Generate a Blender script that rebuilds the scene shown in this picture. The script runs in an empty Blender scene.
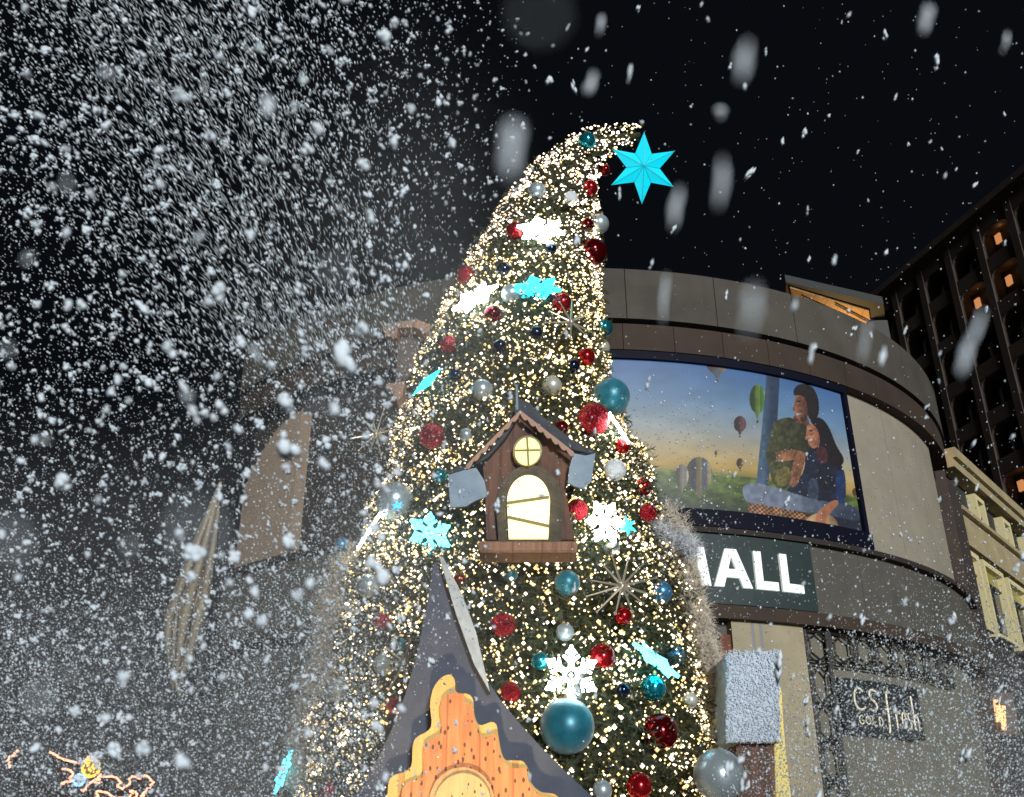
import bpy, bmesh, math, random
import numpy as np
from mathutils import Vector, Matrix
random.seed(7); rng = np.random.default_rng(11)
R = math.radians

# ------------------------------------------------------------------ camera
F, TH, CX, CY, CAMZ = 1000.0, R(26), 512.0, 398.5, 1.6
sc = bpy.context.scene
cam_d = bpy.data.cameras.new('camera'); cam = bpy.data.objects.new('camera', cam_d)
sc.collection.objects.link(cam); sc.camera = cam
cam_d.sensor_width = 36; cam_d.lens = 36 * F / 1024; cam_d.clip_end = 2000; cam_d.clip_start = 0.05
cam.location = (0, 0, CAMZ); cam.rotation_euler = (R(90) + TH, 0, 0)
cam_d.dof.use_dof = True; cam_d.dof.focus_distance = 15.5; cam_d.dof.aperture_fstop = 2.8
APER = cam_d.lens / 1000 / 2.8
# ------------------------------------------------------------------ night sky
w = bpy.data.worlds.new('World'); sc.world = w; w.use_nodes = True
bg = w.node_tree.nodes['Background']
bg.inputs[0].default_value = (0.30, 0.38, 0.55, 1); bg.inputs[1].default_value = 0.009
sc.view_settings.view_transform = 'Standard'; sc.view_settings.look = 'None'
sc.view_settings.exposure = 0.0; sc.view_settings.gamma = 1.0
# ------------------------------------------------------------------ added sun lamp: unseen even fill from behind the camera, to the right
sd = bpy.data.lights.new('added_fill_sun', 'SUN'); sd.energy = 3.5; sd.angle = R(9); sd.color = (0.95, 0.97, 1.0)
so = bpy.data.objects.new('added_fill_sun', sd); sc.collection.objects.link(so)
so.rotation_euler = Vector((-0.245, 1, -0.15)).to_track_quat('-Z', 'Y').to_euler()
cy = sc.cycles
cy.use_denoising = True; cy.max_bounces = 5; cy.diffuse_bounces = 2; cy.glossy_bounces = 3
cy.transmission_bounces = 3; cy.transparent_max_bounces = 4; cy.sample_clamp_indirect = 4
cy.use_light_tree = True
try:
    cy.denoising_prefilter = 'ACCURATE'; cy.denoising_input_passes = 'RGB_ALBEDO_NORMAL'
except Exception: pass

# ------------------------------------------------------------------ helpers
col = sc.collection
ST, CT = math.sin(TH), math.cos(TH)
def ray(px, py):
    a = (px - CX) / F; b = (CY - py) / F
    return Vector((a, CT - ST * b, ST + CT * b))
def W(px, py, Y):                                    # pixel + real depth -> point in the place
    d = ray(px, py); return Vector((0, 0, CAMZ)) + d * (Y / d.y)
def Wz(px, py, z):
    d = ray(px, py); return Vector((0, 0, CAMZ)) + d * ((z - CAMZ) / d.z)
def depth(p): return p.y * CT + (p.z - CAMZ) * ST
def project(x, y, z):
    z = z - CAMZ
    d = y * CT + z * ST; u = -y * ST + z * CT
    return CX + F * x / d, CY - F * u / d
def srgb(*c):
    r = []
    for v in c:
        v /= 255.0
        r.append(v / 12.92 if v <= .04045 else ((v + .055) / 1.055) ** 2.4)
    return tuple(r)
def tag(o, label=None, cat=None, group=None, kind=None):
    if label: o['label'] = label
    if cat: o['category'] = cat
    if group: o['group'] = group
    if kind: o['kind'] = kind
    return o
def empty(name, loc, label, cat, group=None):
    o = bpy.data.objects.new(name, None); col.objects.link(o); o.location = loc
    o.empty_display_size = .2
    tag(o, label, cat, group); return o
def link(name, me, parent=None, mats=()):
    o = bpy.data.objects.new(name, me); col.objects.link(o)
    for m in mats: me.materials.append(m)
    if parent is not None:
        o.parent = parent
        if parent.parent is None: o.matrix_parent_inverse = Matrix.Translation(parent.location).inverted()
    return o
def py_mesh(name, vs, fs, mats, parent=None, smooth=False, midx=None):
    me = bpy.data.meshes.new(name); me.from_pydata([tuple(v) for v in vs], [], fs); 
    if smooth:
        for p in me.polygons: p.use_smooth = True
    if midx is not None: me.polygons.foreach_set('material_index', midx)
    me.update()
    return link(name, me, parent, mats if isinstance(mats, (list, tuple)) else [mats])
def bm_mesh(name, bm, mats, parent=None, smooth=False):
    bm.normal_update()
    bmesh.ops.recalc_face_normals(bm, faces=bm.faces)
    me = bpy.data.meshes.new(name); bm.to_mesh(me); bm.free()
    if smooth:
        for p in me.polygons: p.use_smooth = True
    return link(name, me, parent, mats if isinstance(mats, (list, tuple)) else [mats])
def raw_tris(name, V, T, mats, parent=None, smooth=False, midx=None):
    me = bpy.data.meshes.new(name); n = len(T)
    me.vertices.add(len(V)); me.vertices.foreach_set('co', np.asarray(V, 'f').ravel())
    me.loops.add(n * 3); me.loops.foreach_set('vertex_index', np.asarray(T, 'i').ravel())
    me.polygons.add(n); me.polygons.foreach_set('loop_start', np.arange(0, n * 3, 3, dtype='i'))
    try: me.polygons.foreach_set('loop_total', np.full(n, 3, 'i'))
    except Exception: pass
    me.polygons.foreach_set('use_smooth', np.full(n, smooth))
    if midx is not None: me.polygons.foreach_set('material_index', np.asarray(midx, 'i'))
    me.update(calc_edges=True); me.validate()
    return link(name, me, parent, mats if isinstance(mats, (list, tuple)) else [mats])
def ico(sub):
    bm = bmesh.new(); bmesh.ops.create_icosphere(bm, subdivisions=sub, radius=1)
    v = np.array([x.co[:] for x in bm.verts]); f = np.array([[q.index for q in x.verts] for x in bm.faces]); bm.free(); return v, f
OCT = (np.array([[1,0,0],[-1,0,0],[0,1,0],[0,-1,0],[0,0,1],[0,0,-1]], float),
       np.array([[0,2,4],[2,1,4],[1,3,4],[3,0,4],[2,0,5],[1,2,5],[3,1,5],[0,3,5]]))
def instances(tv, tf, M, L):                          # M (N,3,3) columns, L (N,3)
    V = np.einsum('nij,vj->nvi', M, tv) + L[:, None, :]
    T = tf[None] + (np.arange(len(L)) * len(tv))[:, None, None]
    return V.reshape(-1, 3), T.reshape(-1, 3)
def add_box(bm, c, s, rot=None):
    m = Matrix.Translation(c) @ (rot.to_4x4() if rot is not None else Matrix.Identity(4)) @ Matrix.Diagonal((*s, 1))
    return bmesh.ops.create_cube(bm, size=1, matrix=m)
def add_tube(bm, pts, r, n=6):
    pts = [Vector(p) for p in pts]; rings = []
    for i, p in enumerate(pts):
        t = (pts[min(i + 1, len(pts) - 1)] - pts[max(i - 1, 0)]).normalized()
        a = t.orthogonal().normalized(); b = t.cross(a)
        rr = r[i] if isinstance(r, (list, tuple)) else r
        rings.append([bm.verts.new(p + (a * math.cos(k * 2 * math.pi / n) + b * math.sin(k * 2 * math.pi / n)) * rr) for k in range(n)])
    for i in range(len(rings) - 1):
        A, B = rings[i], rings[i + 1]
        # align
        best = min(range(n), key=lambda s: (A[0].co - B[s].co).length)
        for k in range(n):
            try: bm.faces.new((A[k], A[(k + 1) % n], B[(k + 1 + best) % n], B[(k + best) % n]))
            except Exception: pass
    for rg in (rings[0], rings[-1]):
        try: bm.faces.new(rg)
        except Exception: pass
def prism(bm, pts, off, mat=0, bevel=0):              # closed outline (3D points) pushed along vector off
    off = Vector(off)
    a = [bm.verts.new(p) for p in pts]; b = [bm.verts.new(Vector(p) + off) for p in pts]
    n = len(pts); fs = [bm.faces.new(a), bm.faces.new(b[::-1])]
    for i in range(n): fs.append(bm.faces.new((a[i], b[i], b[(i + 1) % n], a[(i + 1) % n])))
    for f in fs: f.material_index = mat
    return fs
def plate_px(pts, Y, th):                             # traced outline as a real board at depth Y, thickness th away from the viewer
    bm = bmesh.new(); prism(bm, [W(x, y, Y) for x, y in pts], (0, th, 0)); bm.normal_update()
    bmesh.ops.triangulate(bm, faces=[f for f in bm.faces if len(f.verts) > 4]); return bm
def smooth_poly(pts, it=2, closed=True):
    for _ in range(it):
        q = []
        n = len(pts)
        for i in range(n if closed else n - 1):
            a, b = pts[i], pts[(i + 1) % n]
            q.append((a[0] * .75 + b[0] * .25, a[1] * .75 + b[1] * .25)); q.append((a[0] * .25 + b[0] * .75, a[1] * .25 + b[1] * .75))
        if not closed: q = [pts[0]] + q + [pts[-1]]
        pts = q
    return pts

def crv(pts, k=5):                                   # closed smooth curve through the points
    out = []; n = len(pts)
    for i in range(n):
        p0, p1, p2, p3 = (pts[(i + j - 1) % n] for j in range(4))
        for t in (q / k for q in range(k)):
            out.append(tuple(.5 * (2 * p1[c] + (p2[c] - p0[c]) * t + (2 * p0[c] - 5 * p1[c] + 4 * p2[c] - p3[c]) * t * t + (3 * p1[c] - p0[c] - 3 * p2[c] + p3[c]) * t ** 3) for c in (0, 1)))
    return out
# ------------------------------------------------------------------ materials
def mat(name, color, rough=.7, metal=0, noise=None, emit=None, estr=0, bump=0, nscale=4, spec=None, sheen=0):
    m = bpy.data.materials.new(name); m.use_nodes = True; nt = m.node_tree; N = nt.nodes; L = nt.links
    b = N['Principled BSDF']; b.inputs['Base Color'].default_value = (*color, 1)
    b.inputs['Roughness'].default_value = rough; b.inputs['Metallic'].default_value = metal
    if spec is not None: b.inputs['Specular IOR Level'].default_value = spec
    if sheen: b.inputs['Sheen Weight'].default_value = sheen
    if emit is not None:
        b.inputs['Emission Color'].default_value = (*emit, 1); b.inputs['Emission Strength'].default_value = estr
    if noise is not None or bump:
        tc = N.new('ShaderNodeTexCoord'); nz = N.new('ShaderNodeTexNoise'); nz.inputs['Scale'].default_value = nscale
        nz.inputs['Detail'].default_value = 6; nz.inputs['Roughness'].default_value = .65
        L.new(tc.outputs['Object'], nz.inputs['Vector'])
        if noise is not None:
            cr = N.new('ShaderNodeValToRGB'); cr.color_ramp.elements[0].position = .32; cr.color_ramp.elements[1].position = .7
            cr.color_ramp.elements[0].color = (*noise, 1); cr.color_ramp.elements[1].color = (*color, 1)
            L.new(nz.outputs['Fac'], cr.inputs['Fac']); L.new(cr.outputs['Color'], b.inputs['Base Color'])
        if bump:
            bp = N.new('ShaderNodeBump'); bp.inputs['Strength'].default_value = bump; bp.inputs['Distance'].default_value = .03
            L.new(nz.outputs['Fac'], bp.inputs['Height']); L.new(bp.outputs['Normal'], b.inputs['Normal'])
    return m
def wood(name, c1, c2, plank=6.0, shadow_speck=.0, rough=.75, rot=0):
    m = bpy.data.materials.new(name); m.use_nodes = True; nt = m.node_tree; N = nt.nodes; L = nt.links
    b = N['Principled BSDF']; b.inputs['Roughness'].default_value = rough
    tc = N.new('ShaderNodeTexCoord'); mp = N.new('ShaderNodeMapping'); mp.inputs['Scale'].default_value = (9, 9, .9); mp.inputs['Rotation'].default_value = (0, rot, 0)
    L.new(tc.outputs['Object'], mp.inputs['Vector'])
    nz = N.new('ShaderNodeTexNoise'); nz.inputs['Scale'].default_value = 2.2; nz.inputs['Detail'].default_value = 8; nz.inputs['Distortion'].default_value = .8
    L.new(mp.outputs['Vector'], nz.inputs['Vector'])
    cr = N.new('ShaderNodeValToRGB'); cr.color_ramp.elements[0].position = .35; cr.color_ramp.elements[1].position = .68
    cr.color_ramp.elements[0].color = (*c2, 1); cr.color_ramp.elements[1].color = (*c1, 1); L.new(nz.outputs['Fac'], cr.inputs['Fac'])
    mp2 = N.new('ShaderNodeMapping'); mp2.inputs['Rotation'].default_value = (0, rot, 0); L.new(tc.outputs['Object'], mp2.inputs['Vector'])
    sx = N.new('ShaderNodeSeparateXYZ'); L.new(mp2.outputs['Vector'], sx.inputs[0])
    mu = N.new('ShaderNodeMath'); mu.operation = 'MULTIPLY'; mu.inputs[1].default_value = plank; L.new(sx.outputs['X'], mu.inputs[0])
    fr = N.new('ShaderNodeMath'); fr.operation = 'FRACT'; L.new(mu.outputs[0], fr.inputs[0])
    lt = N.new('ShaderNodeMath'); lt.operation = 'LESS_THAN'; lt.inputs[1].default_value = .06; L.new(fr.outputs[0], lt.inputs[0])
    mx = N.new('ShaderNodeMixRGB'); mx.blend_type = 'MULTIPLY'; mx.inputs[2].default_value = (.68, .60, .55, 1)
    L.new(lt.outputs[0], mx.inputs[0]); L.new(cr.outputs['Color'], mx.inputs[1]); out = mx.outputs[0]
    if shadow_speck:  # dark specks painted in as shadows of the falling snow
        v = N.new('ShaderNodeTexVoronoi'); v.inputs['Scale'].default_value = 19; v.inputs['Randomness'].default_value = 1; 
        mp3 = N.new('ShaderNodeMapping'); mp3.inputs['Scale'].default_value = (1, 1, .55); L.new(tc.outputs['Object'], mp3.inputs['Vector']); L.new(mp3.outputs['Vector'], v.inputs['Vector'])
        l2 = N.new('ShaderNodeMath'); l2.operation = 'LESS_THAN'; l2.inputs[1].default_value = shadow_speck; L.new(v.outputs['Distance'], l2.inputs[0])
        m2 = N.new('ShaderNodeMixRGB'); m2.inputs[2].default_value = (.10, .045, .02, 1); L.new(l2.outputs[0], m2.inputs[0]); L.new(out, m2.inputs[1]); out = m2.outputs[0]
    L.new(out, b.inputs['Base Color'])
    return m
def emis(name, c, s, base=None, sampling=None):
    m = mat(name, base or c, .5, emit=c, estr=s)
    if sampling: m.cycles.emission_sampling = sampling
    return m

# ================================================================== GROUND
bm = bmesh.new(); bmesh.ops.create_grid(bm, x_segments=2, y_segments=2, size=600)
g = bm_mesh('plaza_ground', bm, mat('paving', (.12, .12, .12), .6, noise=(.07, .07, .075), nscale=.8)); g['kind'] = 'structure'

# ================================================================== MALL
CYX, CYY, CR = 2.0, 37.9, 13.9
def cyl(a, r, z): return Vector((CYX + r * math.sin(a), CYY - r * math.cos(a), z + CAMZ))
def band(bm, a0, a1, z0, z1, r0, r1, n=None, ztop=None, mi=0):
    a0, a1 = R(a0), R(a1); n = n or max(2, int(abs(a1 - a0) / R(1.5)))
    rows = []
    for i in range(n + 1):
        a = a0 + (a1 - a0) * i / n
        rows.append([bm.verts.new(cyl(a, r, z)) for r, z in ((r1, z0), (r1, z1), (r0, z1), (r0, z0))])
    for i in range(n):
        A, B = rows[i], rows[i + 1]
        for k in range(4):
            f = bm.faces.new((A[k], A[(k + 1) % 4], B[(k + 1) % 4], B[k])); f.material_index = mi
    bm.faces.new(rows[0]); bm.faces.new(rows[-1][::-1])
def ang_of(px, z, r=CR):
    lo_, hi_ = R(-60), R(66)
    for _ in range(40):
        m_ = (lo_ + hi_) / 2; p = cyl(m_, r, z)
        if project(p.x, p.y, p.z)[0] < px: lo_ = m_
        else: hi_ = m_
    return math.degrees(lo_)
LW0, LW1 = ang_of(736, 4), ang_of(809, 4)
SR = ang_of(839, 13.0, CR + .22); SL = -15; GR = ang_of(814, 7, CR + .3)
PL0, PL1 = ang_of(246, 10), ang_of(298, 10); LE = PL0 - 2
M_par = mat('render_parapet', (.080, .071, .055), .85, noise=(.048, .042, .032), nscale=.7, bump=.2)
M_brn = mat('render_brown', (0.0496, 0.0310, 0.0186), .85, noise=(0.0310, 0.0198, 0.0124), nscale=.9, bump=.2)
M_brd = mat('render_dark_brown', (.028, .02, .015), .85, noise=(.018, .013, .010), nscale=1.2)
M_pan = mat('panel_beige', (.30, .27, .20), .8, noise=(.23, .205, .15), nscale=.8, bump=.1)
M_gry = mat('panel_grey', (.095, .088, .07), .8, noise=(.065, .06, .048), nscale=1.4)
M_low = mat('lower_beige', (.36, .31, .20), .85, noise=(.27, .23, .145), nscale=1.1, bump=.15)
M_rec = mat('recess_wall', (.18, .165, .115), .85, noise=(.12, .11, .078), nscale=1.1)
M_joint = mat('joint_black', (.008, .008, .008), .9)
mall = empty('shopping_mall', (2, 24, 0), 'big rounded shopping mall facade in beige and brown behind the Christmas tree', 'building')
def part(name, bmf, m, parent=mall):
    bm = bmesh.new(); bmf(bm); return bm_mesh(name, bm, m, parent)
part('parapet', lambda b: [band(b, LE + k * (67 - LE) / 11, LE + (k + 1) * (67 - LE) / 11 - .08, 13.95, 15.55, CR - .7, CR + .45) for k in range(11)], M_par)
part('groove', lambda b: band(b, LE, 67, 13.82, 13.95, CR - .6, CR + .2), M_joint)
part('upper_band', lambda b: [band(b, LE + k * (67 - LE) / 20, LE + (k + 1) * (67 - LE) / 20 - .06, 13.02, 13.82, CR - .6, CR + .38) for k in range(20)], M_brn)
part('wall_core', lambda b: band(b, LE, 67, -CAMZ, 13.02, CR - .9, CR - .25), M_brd)
part('wall_panel', lambda b: [band(b, SR + .9 + k * 8.1, SR + .9 + (k + 1) * 8.1 - .07, 8.09, 13.02, CR - .25, CR + .05) for k in range(3)], M_pan)
part('wall_panel', lambda b: [band(b, PL0, PL1, 7.6, 10.6, CR - .25, CR + .15)] + [band(b, PL0 + (PL1 - PL0) * k / 14, PL0 + (PL1 - PL0) * (k + 1) / 14, 10.6, 10.6 + 1.9 * math.sin(math.pi / 2 * (k + .7) / 14) ** .8, CR - .25, CR + .15, n=1) for k in range(14)], mat('panel_tan', (.34, .25, .17), .8, noise=(.26, .19, .13), nscale=2.5, bump=.1))
part('ledge', lambda b: band(b, LE, 64, 7.95, 8.09, CR - .25, CR + .4), M_brd)
part('sign_band', lambda b: [band(b, LE + k * (62 - LE) / 14, LE + (k + 1) * (62 - LE) / 14 - .05, 6.15, 7.95, CR - .25, CR + .2) for k in range(15)], M_gry)
part('lower_ledge', lambda b: band(b, LE, 64, 5.82, 6.15, CR - .25, CR + .33), M_brn)
part('lower_wall', lambda b: band(b, LW0, LW1, -CAMZ, 5.82, CR - .25, CR + .12), M_low)
part('recess_wall', lambda b: band(b, LW1, 60, -CAMZ, 5.82, CR - .3, CR - .15), M_rec)
part('recess_wall', lambda b: band(b, LE, LW0, -CAMZ, 5.82, CR - .3, CR - .15), M_gry)
part('drainpipe', lambda b: [band(b, a, a + .35, -CAMZ, 5.82, CR - .1, CR + .12) for a in (15.9, 16.8)], mat('pipe_grey', (.2, .2, .2), .5))
part('brick_panel', lambda b: band(b, 12.6, 15.4, 4.2, 5.5, CR - .15, CR + .02), mat('brick_red', (0.1800, 0.0576, 0.0252), .8, noise=(0.0864, 0.0324, 0.0216), nscale=7))
# end pier
def pier(b):
    for (x0, x1, y0, y1, z1) in ((14.55, 15.35, 33.0, 34.8, 13.5),):
        add_box(b, ((x0 + x1) / 2, (y0 + y1) / 2, (z1 + CAMZ) / 2), (x1 - x0, y1 - y0, z1 + CAMZ))
part('pier', pier, M_brn)
part('pier', lambda b: add_box(b, (15.7, 34.6, 7.4), (.7, 1.6, 14.8)), M_brd)
# metal grille of hexagon links in front of the recessed wall
def grille(b):
    r = CR + .02
    def bar(a0, z0, a1, z1, t=.032):
        p, q = cyl(R(a0), r, z0), cyl(R(a1), r, z1); add_tube(b, [p, q], t, 4)
    def cell(a0, a1, z0, z1):
        am, zm = (a0 + a1) / 2, (z0 + z1) / 2; da, dz = (a1 - a0) * .22, (z1 - z0) * .3
        P = [(am, z1), (am + da * 1.6, zm + dz * .8), (am + da * 1.6, zm - dz * .8), (am, z0), (am - da * 1.6, zm - dz * .8), (am - da * 1.6, zm + dz * .8)]
        for k in range(6): bar(*P[k], *P[(k + 1) % 6])
        bar(a0, z1, am - da * 1.6, zm + dz * .8); bar(a0, z0, am - da * 1.6, zm - dz * .8); bar(a1, z1, am + da * 1.6, zm + dz * .8); bar(a1, z0, am + da * 1.6, zm - dz * .8)
    A = [LW1 + .5 + 3.2 * k for k in range(9)]
    for k in range(8): cell(A[k], A[k + 1], 5.05, 5.72)
    for a in A: bar(a, 4.95, a, 5.78, .04)
    for k in range(8):
        for z in (4.95, 5.03, 5.76): bar(A[k], z, A[k + 1], z, .03)
    for z in (4.0, 3.1, 2.2, 1.3): cell(A[0], A[0] + 2.6, z, z + .9); bar(A[0], z, A[0] + 2.9, z)
    for a in (A[0], A[0] + 2.7, A[0] + 2.9): bar(a, .5, a, 5.78, .035)
part('window_grille', grille, mat('grille_iron', (.015, .013, .011), .6, metal=.5))
# rooftop canopy, lit from underneath
zc = 20.0
sof = [Wz(790, 288, zc), Wz(869, 311, zc), Wz(872, 338, zc), Wz(800, 330, zc)]
bm = bmesh.new(); prism(bm, sof, (0, 0, .07)); canopy_mat = wood('soffit_wood', (.42, .27, .12), (.25, .15, .06), 2.0)
bm_mesh('soffit', bm, canopy_mat, mall)
bm = bmesh.new(); prism(bm, [Wz(786, 284, zc) + Vector((0, 0, .08)), Wz(884, 306, zc) + Vector((0, 0, .08)), Wz(888, 345, zc) + Vector((0, 0, .08)), Wz(786, 330, zc) + Vector((0, 0, .08))], (0, 0, .3))
bm_mesh('roof_slab', bm, mat('roof_slab_dark', (0.0360, 0.0396, 0.0360), .8), mall)
bm = bmesh.new(); c0 = Wz(879, 318, zc); add_box(bm, (c0.x, c0.y + .5, zc - 3), (.7, .7, 6)); add_tube(bm, [Wz(803, 296, zc) - Vector((0, 0, .06)), Wz(869, 326, zc) - Vector((0, 0, .06))], .03)
add_tube(bm, [Wz(835, 303, zc) - Vector((0, 0, .06)), Wz(869, 321, zc) - Vector((0, 0, .06))], .03)
bm_mesh('canopy_post', bm, mat('post_dark', (.045, .045, .04), .7), mall)
ld = bpy.data.lights.new('canopy_lamp', 'POINT'); ld.energy = 420; ld.color = (1, .62, .26); ld.shadow_soft_size = .3
lo = bpy.data.objects.new('canopy_lamp', ld); col.objects.link(lo); cc = sum(sof, Vector()) / 4; lo.location = cc - Vector((-.4, -.6, 1.8))

# ------------------------------------------------------------------ billboard screen
bb = empty('billboard', (4.5, 24, 10), 'large curved lit billboard showing a couple in a hot air balloon basket', 'billboard')
part('frame', lambda b: [band(b, SL - .6, SR + .6, 12.78, 13.02, CR + .0, CR + .34), band(b, SL - .6, SR + .6, 8.1, 8.55, CR, CR + .42), band(b, SR, SR + .6, 8.55, 12.78, CR, CR + .34), band(b, SL - .6, SL, 8.55, 12.78, CR, CR + .34)], mat('frame_navy', (0.0043, 0.0050, 0.0130), .6, spec=.1), bb)
NA, NZ = 700, 230
aa = np.linspace(R(SL), R(SR), NA); zz = np.linspace(8.55, 12.78, NZ)
Ag, Zg = np.meshgrid(aa, zz, indexing='ij'); rr = CR + .22
X, Y, Z = CYX + rr * np.sin(Ag), CYY - rr * np.cos(Ag), Zg + CAMZ
PX, PY = project(X, Y, Z)
img = np.zeros((NA, NZ, 3))
def S(*c): return np.array(c, float)
def vnoise(x, y, s, seed=0):
    x = x / s; y = y / s; xi = np.floor(x).astype(int); yi = np.floor(y).astype(int); fx = x - xi; fy = y - yi
    fx = fx * fx * (3 - 2 * fx); fy = fy * fy * (3 - 2 * fy)
    h = lambda i, j: np.abs(np.sin(i * 127.1 + j * 311.7 + seed * 17.3) * 43758.5453) % 1
    return (h(xi, yi) * (1 - fx) + h(xi + 1, yi) * fx) * (1 - fy) + (h(xi, yi + 1) * (1 - fx) + h(xi + 1, yi + 1) * fx) * fy
# position in the picture: 0 top .. 1 bottom along the picture height
tv = (12.78 - Zg) / (12.78 - 8.55)
stops = [(0, S(58, 98, 150)), (.25, S(92, 126, 160)), (.45, S(138, 148, 150)), (.62, S(178, 158, 112)), (.70, S(176, 146, 72)), (.735, S(150, 130, 66)), (.76, S(84, 104, 44)), (.9, S(62, 82, 30)), (1.0, S(28, 36, 30))]
for c in range(3): img[..., c] = np.interp(tv, [s[0] for s in stops], [s[1][c] for s in stops])
n1 = vnoise(PX, PY * 2.2, 30) * .6 + vnoise(PX, PY * 2.2, 12, 3) * .4
img *= (1 + (n1 - .5)[..., None] * .18)
land = tv > .75
n2 = vnoise(PX, PY * 2, 9, 5) * .6 + vnoise(PX, PY * 2, 3.5, 8) * .4
img[land] *= (0.55 + n2[land, None] * .9)
def inpoly(pts):
    ins = np.zeros(PX.shape, bool); n = len(pts)
    for i in range(n):
        x1, y1 = pts[i]; x2, y2 = pts[(i + 1) % n]
        if y1 == y2: continue
        c = ((y1 > PY) != (y2 > PY)) & (PX < (x2 - x1) * (PY - y1) / (y2 - y1) + x1); ins ^= c
    return ins
def B(pts): return smooth_poly([(740 + x / 4.43, 380 + y / 4.43) for x, y in pts], 2)
def fill(mask, c, c2=None, grad=None, nz=.12):
    v = np.broadcast_to(S(*c), (*PX.shape, 3)).copy()
    if c2 is not None: v = v * (1 - grad[..., None]) + S(*c2) * grad[..., None]
    v = v * (1 + (vnoise(PX, PY, 4, 2) - .5)[..., None] * 2 * nz)
    img[mask] = v[mask]
def ell(x, y, rx, ry): return ((PX - x) / rx) ** 2 + ((PY - y) / ry) ** 2 < 1
def balloon(x, y, rx, ry, c1, c2, k=5):
    u = (PX - x) / rx; m = ell(x, y, rx, ry) | ((np.abs(PX - x) < rx * .8 * (1 - (PY - y) / (ry * 1.55))) & (PY > y) & (PY < y + ry * 1.35))
    st = (np.floor((np.arcsin(np.clip(u, -1, 1)) / math.pi + .5) * k) % 2)
    fill(m, c1, c2, st, .1); sh = np.clip(.75 + .4 * u, .4, 1.15); img[m] *= sh[m, None]
    b = (np.abs(PX - x) < max(.8, rx * .13)) & (PY > y + ry * 1.45) & (PY < y + ry * 1.65); fill(b, (70, 50, 30))
balloon(717, 362, 11, 12, (96, 104, 110), (120, 96, 84)); balloon(757.5, 399, 8, 14.5, (112, 150, 58), (70, 112, 44))
balloon(740, 424, 6.3, 8, (104, 66, 66), (84, 50, 56), 4); balloon(740, 463, 3.6, 5, (122, 94, 44), (92, 70, 40), 3)
balloon(716, 453, 1.6, 2.4, (128, 104, 70), (110, 90, 60), 3); balloon(855, 492, 3, 4, (150, 104, 60), (110, 80, 50), 3)
balloon(699, 474, 13.5, 17, (76, 84, 104), (132, 122, 74), 7); balloon(682, 476, 6.5, 12, (150, 144, 120), (116, 118, 112), 5)
fill(inpoly([(740 + x / 4.43, 380 + y / 4.43) for x, y in [(120, -60), (178, -60), (165, 200), (122, 470), (72, 455), (98, 200)]]), (34, 52, 78), (62, 88, 112), np.clip((772 - PX) / 10, 0, 1))
before_ = img.copy()
# man
fill(inpoly(B([(235, 150), (300, 150), (310, 220), (230, 210)])), (120, 74, 50))
fill(inpoly(B([(150, 180), (225, 160), (255, 195), (295, 190), (320, 300), (320, 350), (240, 380), (215, 490), (150, 480), (125, 380), (112, 330), (135, 240)])), (84, 88, 50), (52, 54, 34), np.clip((PX - 776) / 30, 0, 1), .2)
fill(inpoly(B([(165, 385), (225, 380), (225, 470), (150, 470)])), (120, 112, 54))
fill(inpoly(B([(246, 45), (285, 45), (305, 80), (305, 130), (297, 172), (275, 186), (252, 172), (240, 140), (236, 118), (243, 100)])), (164, 104, 74), (96, 56, 42), np.clip((PX - 797) / 10, 0, 1))
fill(inpoly(B([(238, 72), (236, 40), (262, 16), (310, 18), (342, 60), (352, 120), (346, 165), (318, 185), (298, 160), (300, 110), (284, 72), (262, 66)])), (34, 26, 26))
fill(inpoly(B([(247, 148), (268, 144), (272, 152), (252, 158)])), (206, 188, 172)); fill(inpoly(B([(250, 92), (268, 90), (270, 98), (252, 99)])), (58, 36, 32))
fill(inpoly(B([(118, 330), (160, 318), (240, 306), (290, 320), (286, 345), (220, 358), (150, 362), (122, 358)])), (166, 108, 72), (196, 136, 92), np.clip((PY - 455) / 8, 0, 1))
fill(inpoly(B([(112, 310), (160, 318), (165, 362), (118, 366)])), (70, 72, 42))
fill(inpoly(B([(240, 112), (229, 133), (243, 140)])), (164, 104, 74))
fill(inpoly(B([(262, 168), (292, 150), (298, 178), (276, 190)])), (84, 52, 42))
# woman
fill(inpoly(B([(285, 320), (330, 295), (400, 300), (455, 380), (470, 440), (468, 560), (400, 560), (300, 520), (205, 500), (215, 470), (265, 440), (290, 380)])), (26, 40, 70), (22, 30, 52), np.clip((PX - 800) / 30, 0, 1), .3)
fill(inpoly(B([(420, 400), (465, 400), (470, 560), (425, 560)])), (28, 58, 116))
fill(inpoly(B([(250, 330), (296, 322), (285, 370), (265, 440), (240, 480), (212, 460), (225, 400)])), (158, 100, 68), (190, 130, 90), np.clip((785 - PX) / 8, 0, 1))
fill(inpoly(B([(300, 440), (345, 430), (350, 540), (300, 530)])), (58, 74, 98))
fill(inpoly(B([(305, 175), (355, 160), (395, 205), (425, 290), (465, 350), (450, 385), (400, 380), (370, 320), (345, 300), (350, 240), (325, 200)])), (28, 20, 26))
fill(inpoly(B([(298, 192), (330, 196), (352, 240), (356, 285), (335, 305), (312, 298), (300, 275), (292, 240)])), (196, 128, 92), (140, 84, 64), np.clip((PX - 813) / 8, 0, 1))
fill(inpoly(B([(330, 300), (380, 290), (395, 360), (350, 380)])), (84, 42, 48))
fill(inpoly(B([(300, 264), (318, 258), (322, 268), (304, 274)])), (220, 200, 190)); fill(inpoly(B([(303, 222), (320, 220), (322, 227), (305, 229)])), (60, 34, 34))
fill(inpoly(B([(294, 242), (285, 262), (300, 266)])), (196, 128, 92))
fg_ = np.abs(img - before_).sum(-1) > 1          # fine folds and hair detail of the pictured couple
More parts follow.
